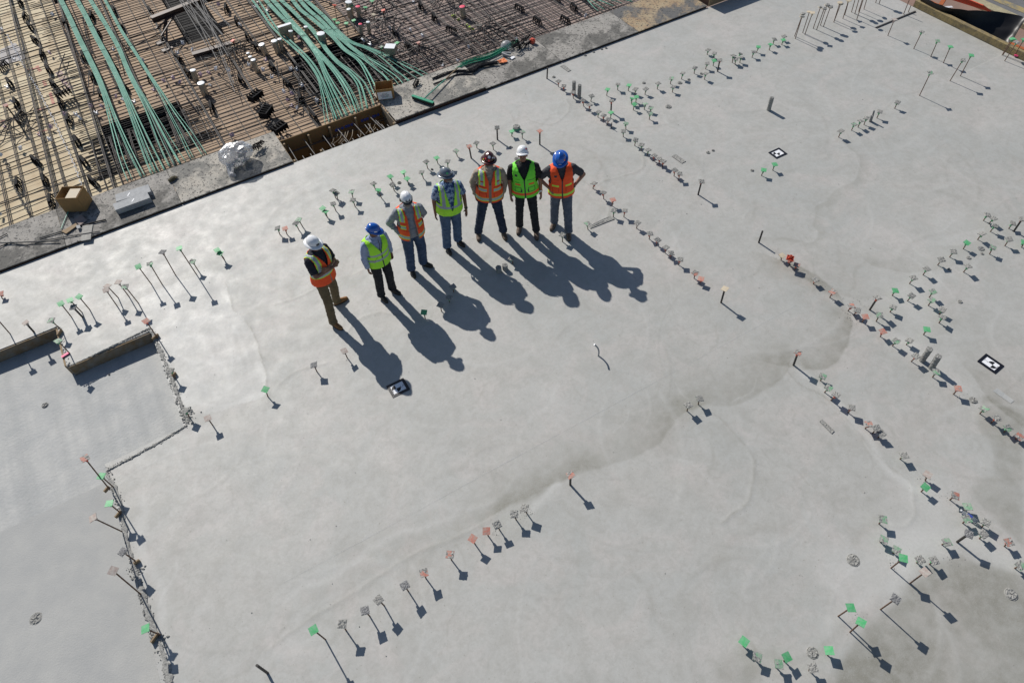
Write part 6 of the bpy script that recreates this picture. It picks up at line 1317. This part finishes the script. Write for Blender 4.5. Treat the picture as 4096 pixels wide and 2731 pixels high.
    m_ = MB(); capsule(m_, HH((-.020, -.097, -.0635)), HH((.020, -.097, -.0635)), .004, .004, n=6); m_.build("mouth", "lip", root, smooth=True)
    if specs:
        m_ = MB()
        for s in (-1, 1): ellip(m_, HH((s * .031, -.092, .008)), (.027, .010, .017), R3, 12, 8); capsule(m_, HH((s * .055, -.085, .012)), HH((s * .082, .01, .004)), .004, .004, n=6)
        capsule(m_, HH((-.012, -.100, .012)), HH((.012, -.100, .012)), .004, .004, n=6); m_.build("sunglasses", "lens", root, smooth=True)
    if beard:
        m_ = MB(); ellip(m_, HH((0, -.062, -.098)), (.040, .040, .034), R3); capsule(m_, HH((-.055, -.030, -.070)), HH((-.02, -.078, -.088)), .018, .020); capsule(m_, HH((.055, -.030, -.070)), HH((.02, -.078, -.088)), .018, .020); capsule(m_, HH((-.024, -.098, -.052)), HH((.024, -.098, -.052)), .008, .008, n=8); fuse(m_, "beard", beard, root, .009, .003, 2, 1, 60)
    m_ = MB(); ellip(m_, HH((0, .034, .0)), (.081, .078, .075), R3); m_.build("hair", "hair_brown" if beard is None else beard, root, smooth=True)
    helmet(root, Mh @ Matrix.Translation((0, .012, .048)) @ Matrix.Rotation(math.radians(4), 4, 'X'), hat[0], hat[1], hat[2])
    v = vest_mesh(root, Mg, vest[0], vest[1], belly=belly, seed=fl[0], flare=vest[2] if len(vest) > 2 else 0)
    if extras: extras(root, U, HH, Mu)
    return root

def hang(s, out=.27, back=.02, fwd=-.05, wz=.90, curl=.45, ex=None, wx=None):
    e = (s * out, back, 1.15); w = (s * (wx if wx is not None else out + .0), fwd, wz); return (e, w, (0, -.05, -1), (-s, -.3, 0), curl)
def seams(f):            # zip, hems
    return f
def p1(x, z, fr):
    if fr and z > 1.24 and abs(x) < (z - 1.24) * .30: return None
    if 1.075 < z < 1.165: return 1 if 1.092 < z < 1.148 else 2
    ax = abs(x)
    if z > 1.165 and .082 < ax < .146: return 1 if .096 < ax < .132 else 2
    if fr and ax < .006: return 3
    return 0
def p2(x, z, fr):
    if fr and z > 1.27 and abs(x) < (z - 1.27) * .40: return None
    if 1.06 < z < 1.11 or 1.19 < z < 1.24: return 1
    if fr and ax_(x) < .007: return 3
    if fr and .06 < x < .105 and 1.205 < z < 1.222: return 3
    return 0
def ax_(x): return abs(x)
def p3(x, z, fr):
    ax = abs(x)
    if fr and ax < .040 + max(0, z - 1.3) * .16: return None
    if fr and ax < .052: return 3
    if .955 < z < 1.03: return 1 if .97 < z < 1.015 else 2
    if fr and z > 1.30 and .085 < ax < .150: return 1 if .10 < ax < .135 else 2
    if fr and 1.16 < z < 1.235 and .08 < ax < .155: return 1 if 1.17 < z < 1.215 else 2
    if not fr and 1.16 < z < 1.235: return 1
    if fr and (abs(z - 1.13) < .005 or abs(z - 1.26) < .005): return 4
    return 0
def p4(x, z, fr):
    ax = abs(x)
    if fr and z > 1.04 and ax < .008 + (z - 1.04) * .165: return None
    if ax > .085 and ax < .128 and z > 1.11: return 1
    if 1.09 < z < 1.135: return 1
    if not fr and 1.20 < z < 1.25: return 1
    return 0
def p5(x, z, fr):
    ax = abs(x)
    if fr and z > 1.28 and ax < (z - 1.28) * .26: return None
    if fr and ax < .017: return 3
    if fr and z > 1.27 and .070 < ax < .148:
        if 1.335 < z < 1.36 and .088 < ax < .13: return 4
        return 1 if .090 < ax < .128 else 2
    if 1.145 < z < 1.215 and (.045 < ax < .15 or not fr): return 1 if 1.158 < z < 1.20 else 2
    if .945 < z < 1.02: return 1 if .962 < z < 1.005 else 2
    if fr and abs(z - 1.24) < .006 and .05 < ax < .14: return 5
    if fr and ((abs(ax - .05) < .005 or abs(ax - .14) < .005) and 1.03 < z < 1.12 or abs(z - 1.115) < .006 and .05 < ax < .14): return 5
    return 0
def p6(x, z, fr):
    ax = abs(x)
    if fr and z > 1.26 and ax < (z - 1.26) * .38: return None
    if fr and ax < .006: return 3
    if fr and 1.165 < z < 1.20 and .055 < ax < .125: return 1
    if .965 < z < 1.005: return 1
    if fr and ((abs(ax - .045) < .005 or abs(ax - .13) < .005) and 1.03 < z < 1.12 or (abs(z - 1.03) < .006 or abs(z - 1.115) < .006) and .045 < ax < .13): return 3
    if fr and x < 0 and 1.345 < z < 1.38 and .088 < ax < .125: return 3
    if fr and x < 0 and (abs(z - 1.29) < .006 or abs(z - 1.23) < .006) and .06 < ax < .12: return 4
    if fr and x > 0 and (abs(z - 1.27) < .005) and .04 < ax < .14: return 3
    return 0
def p7(x, z, fr):
    ax = abs(x)
    if fr and z > 1.27 and ax < (z - 1.27) * .30: return None
    if fr and ax < .006: return 3
    if fr and 1.15 < z < 1.185 and (.045 < ax < .135): return 1
    if .955 < z < 1.00: return 1
    if fr and x < 0 and 1.35 < z < 1.385 and .075 < ax < .11: return 3
    if fr and ((abs(ax - .045) < .004 or abs(ax - .13) < .004) and 1.02 < z < 1.11 or abs(z - 1.11) < .005 and .045 < ax < .13): return 4
    if fr and x < 0 and (abs(z - 1.30) < .005 or abs(z - 1.235) < .005) and .05 < ax < .11: return 4
    return 0
O_ = ["v_orange", "v_silver", "v_band_lime", "v_zip", "v_seam", "v_seam"]; FRONT = -math.pi / 2
def text_on(root, M, s, size, mt, nm="lettering"):
    cu = bpy.data.curves.new(nm, 'FONT'); cu.body = s; cu.size = size; cu.align_x = 'CENTER'; cu.extrude = .0006; o = bpy.data.objects.new(nm, cu); C.objects.link(o); dg = bpy.context.evaluated_depsgraph_get(); me = bpy.data.meshes.new_from_object(o.evaluated_get(dg)); bpy.data.objects.remove(o)
    me.transform(M); me.materials.clear(); me.materials.append(MATS[mt]); me.name = nm; return link(bpy.data.objects.new(nm, me), root)
def face_m(U_M, x, y, z): return U_M @ Matrix.Translation((x, y, z)) @ Matrix.Rotation(math.pi / 2, 4, 'X')
def watch(side, wr, el, mt="v_dark"):
    def f(root, U, HH, Mu):
        a = U(wr); b = U(el); d = (b - a).normalized(); MB().tube([a + d * .015, a + d * .04], .034, 12).build("watch", mt, root)
    return f

person("p1", "worker with crossed arms, white brimmed hard hat, orange vest, khaki trousers", (1338, 1300), (1352, 1214), (1250, 931), 38, (-8, 62),
       [((-.235, -.10, 1.16), (.06, -.235, 1.20), (.9, -.1, .25), (0, .8, -.3), .5), ((.235, -.10, 1.17), (-.05, -.205, 1.235), (-.9, -.2, .55), (0, 1, 0), .5)],
       ("brim", "hat_white", [(FRONT, .25, .06, .028, "v_dark", "label")]), "navy_shirt", "khaki", "boot_tan", (p1, O_), head_yaw=-12, head_pitch=12, sleeves="short", skin="skin_dark", specs=True, pant_w=1.05, head=(.08, .10, 1.70))
def ex2(root, U, HH, Mu):
    m_ = MB(); m_.tube(resample([U((.02, -.12, 1.50)), U((.01, -.16, 1.38)), U((-.06, -.165, 1.22)), U((-.13, -.14, 1.10))], 12), .006, 6); m_.build("lanyard", "v_dark", root); m_ = MB(); m_.box(None, (.07, .03, .06), mx=Mu @ Matrix.Translation((-.155, -.11, 1.08)) @ Matrix.Rotation(-.7, 4, 'Z')); m_.build("badge", "foam_block", root)
person("p2", "worker in blue hard hat, lime vest and pale blue long-sleeved shirt", (1528, 1188), (1572, 1163), (1480, 894), 24, (-4, 14),
       [hang(-1, .27, .0, -.06, .93, .9), hang(1, .27, .02, -.02, .95, .8)], ("blue", "hat_blue", [(FRONT - 1.1, .30, .05, .02, "sticker_white")]), "blue_shirt", "black_cloth", "boot_black", (p2, ["v_lime", "v_silver", "v_band_lime", "v_dark"]), head_yaw=45, head_pitch=20, skin="skin_dark", extras=ex2, pant_w=1.12, head=(.03, .0, 1.61))
person("p3", "worker in white climbing-style helmet and open orange vest over grey shirt", (1648, 1085), (1695, 1058), (1622, 752), 8, (0, 45),
       [((-.36, .06, 1.19), (-.21, -.09, 1.00), (.5, -.4, -.8), (.4, .8, 0), .5), ((.30, .10, 1.18), (.18, .15, 1.02), (-.6, .3, -.6), (-.3, -.9, 0), .6)],
       ("climb", "hat_white", []), "grey_shirt", "jeans_mid", "boot_black", (p3, ["v_orange", "v_silver", "v_band_lime", "v_zip", "v_seam"], .02), head_yaw=2, head_pitch=12, belly=.03, beard="beard_white", specs=True, pant_w=1.26, head=(.07, .05, 1.665))
person("p4", "worker in grey brimmed hard hat, lime vest and blue floral shirt", (1790, 995), (1833, 968), (1794, 663), 12, (2, 20),
       [hang(-1, .27, .03, .0, .88, .5), hang(1, .30, .02, -.10, .90, .3)], ("brim", "hat_grey", [(FRONT - .75, .55, .022, 0, "sticker_green", "sticker", True), (FRONT + .1, .45, .018, 0, "sticker_white", "sticker", True), (FRONT + 1.2, .75, .024, 0, "sticker_green", "sticker", True), (FRONT + .9, .2, .03, .012, "sticker_white")]), "hawaiian", "jeans", "boot_black", (p4, ["v_lime", "v_silver"]), head_yaw=42, head_pitch=-2, belly=.035, sleeves="short", skin="skin_dark", beard="beard_white", extras=watch(1, (.30, -.10, .90), (.30, .02, 1.15)), pant_w=1.24, head=(.10, .03, 1.67))
person("p5", "worker standing wide-legged in dark stickered hard hat, striped orange vest, tan sleeves", (1915, 938), (2013, 935), (1958, 607), 2, (-4, 10),
       [((-.285, .08, 1.17), (-.245, .0, .95), (.1, -.1, -1), (1, 0, 0), .8), ((.285, .08, 1.17), (.245, .0, .95), (-.1, -.1, -1), (-1, 0, 0), .8)],
       ("brim", "hat_maroon", [(FRONT, .75, .026, 0, "sticker_white", "sticker", True), (FRONT + .7, .5, .03, .02, "sticker_white"), (FRONT - .7, .45, .018, 0, "sticker_red", "sticker", True), (FRONT - .1, .25, .022, 0, "sticker_red", "sticker", True), (FRONT + 1.1, .3, .02, .02, "sticker_white"), (FRONT - 1.2, .15, .014, 0, "sticker_yellow", "sticker", True)]), "tan_shirt", "jeans_dark", "boot_brown", (p5, O_), head_pitch=-2, belly=.01, skin="skin_dark", beard="beard_white", head=(.08, -.01, 1.775))
person("p6", "worker in smooth white hard hat, bright green vest and black T-shirt", (2096, 932), (2162, 952), (2084, 584), 0, (-10, 4),
       [hang(-1, .265, .02, -.04, .90, .5), hang(1, .27, .02, -.03, .90, .5)], ("plain", "hat_white", [(FRONT + .9, .55, .018, 0, "sticker_red", "sticker", True)]), "black_tee", "black_cloth", "boot_brown", (p6, ["v_green", "v_band_orange", "v_band_lime", "v_dark", "v_gseam"]), head_pitch=-18, sleeves="short", specs=True, extras=watch(1, (.27, -.03, .90), (.27, .02, 1.15), "white_plastic"), pant_w=1.02, head=(-.01, .27, 1.78), back=.16)
def ex7(root, U, HH, Mu):
    watch(1, (.205, -.05, 1.02), (.41, .06, 1.20))(root, U, HH, Mu)
person("p7", "worker with hands on hips, blue hard hat, plain orange vest, grey jeans", (2226, 908), (2283, 946), (2238, 590), 4, (-22, 2),
       [((-.40, .08, 1.20), (-.205, -.06, 1.04), (.45, -.6, -.45), (.3, .9, 0), .4), ((.41, .06, 1.20), (.205, -.05, 1.02), (-.5, -.6, -.4), (-.3, .9, 0), .4)],
       ("brim", "hat_blue", [(FRONT + 1.1, .45, .018, 0, "orange_rag", "sticker", True), (FRONT + .1, .12, .05, .006, "sticker_white"), (FRONT + 1.7, .8, .02, .02, "v_dark")]), "charcoal_polo", "jeans_grey", "boot_brown", (p7, ["v_orange", "v_band_lime", "v_band_lime", "v_dark", "v_seam"]), head_yaw=-14, head_pitch=30, sleeves="short", extras=ex7, twist=4, head=(-.01, .15, 1.73), back=.08)
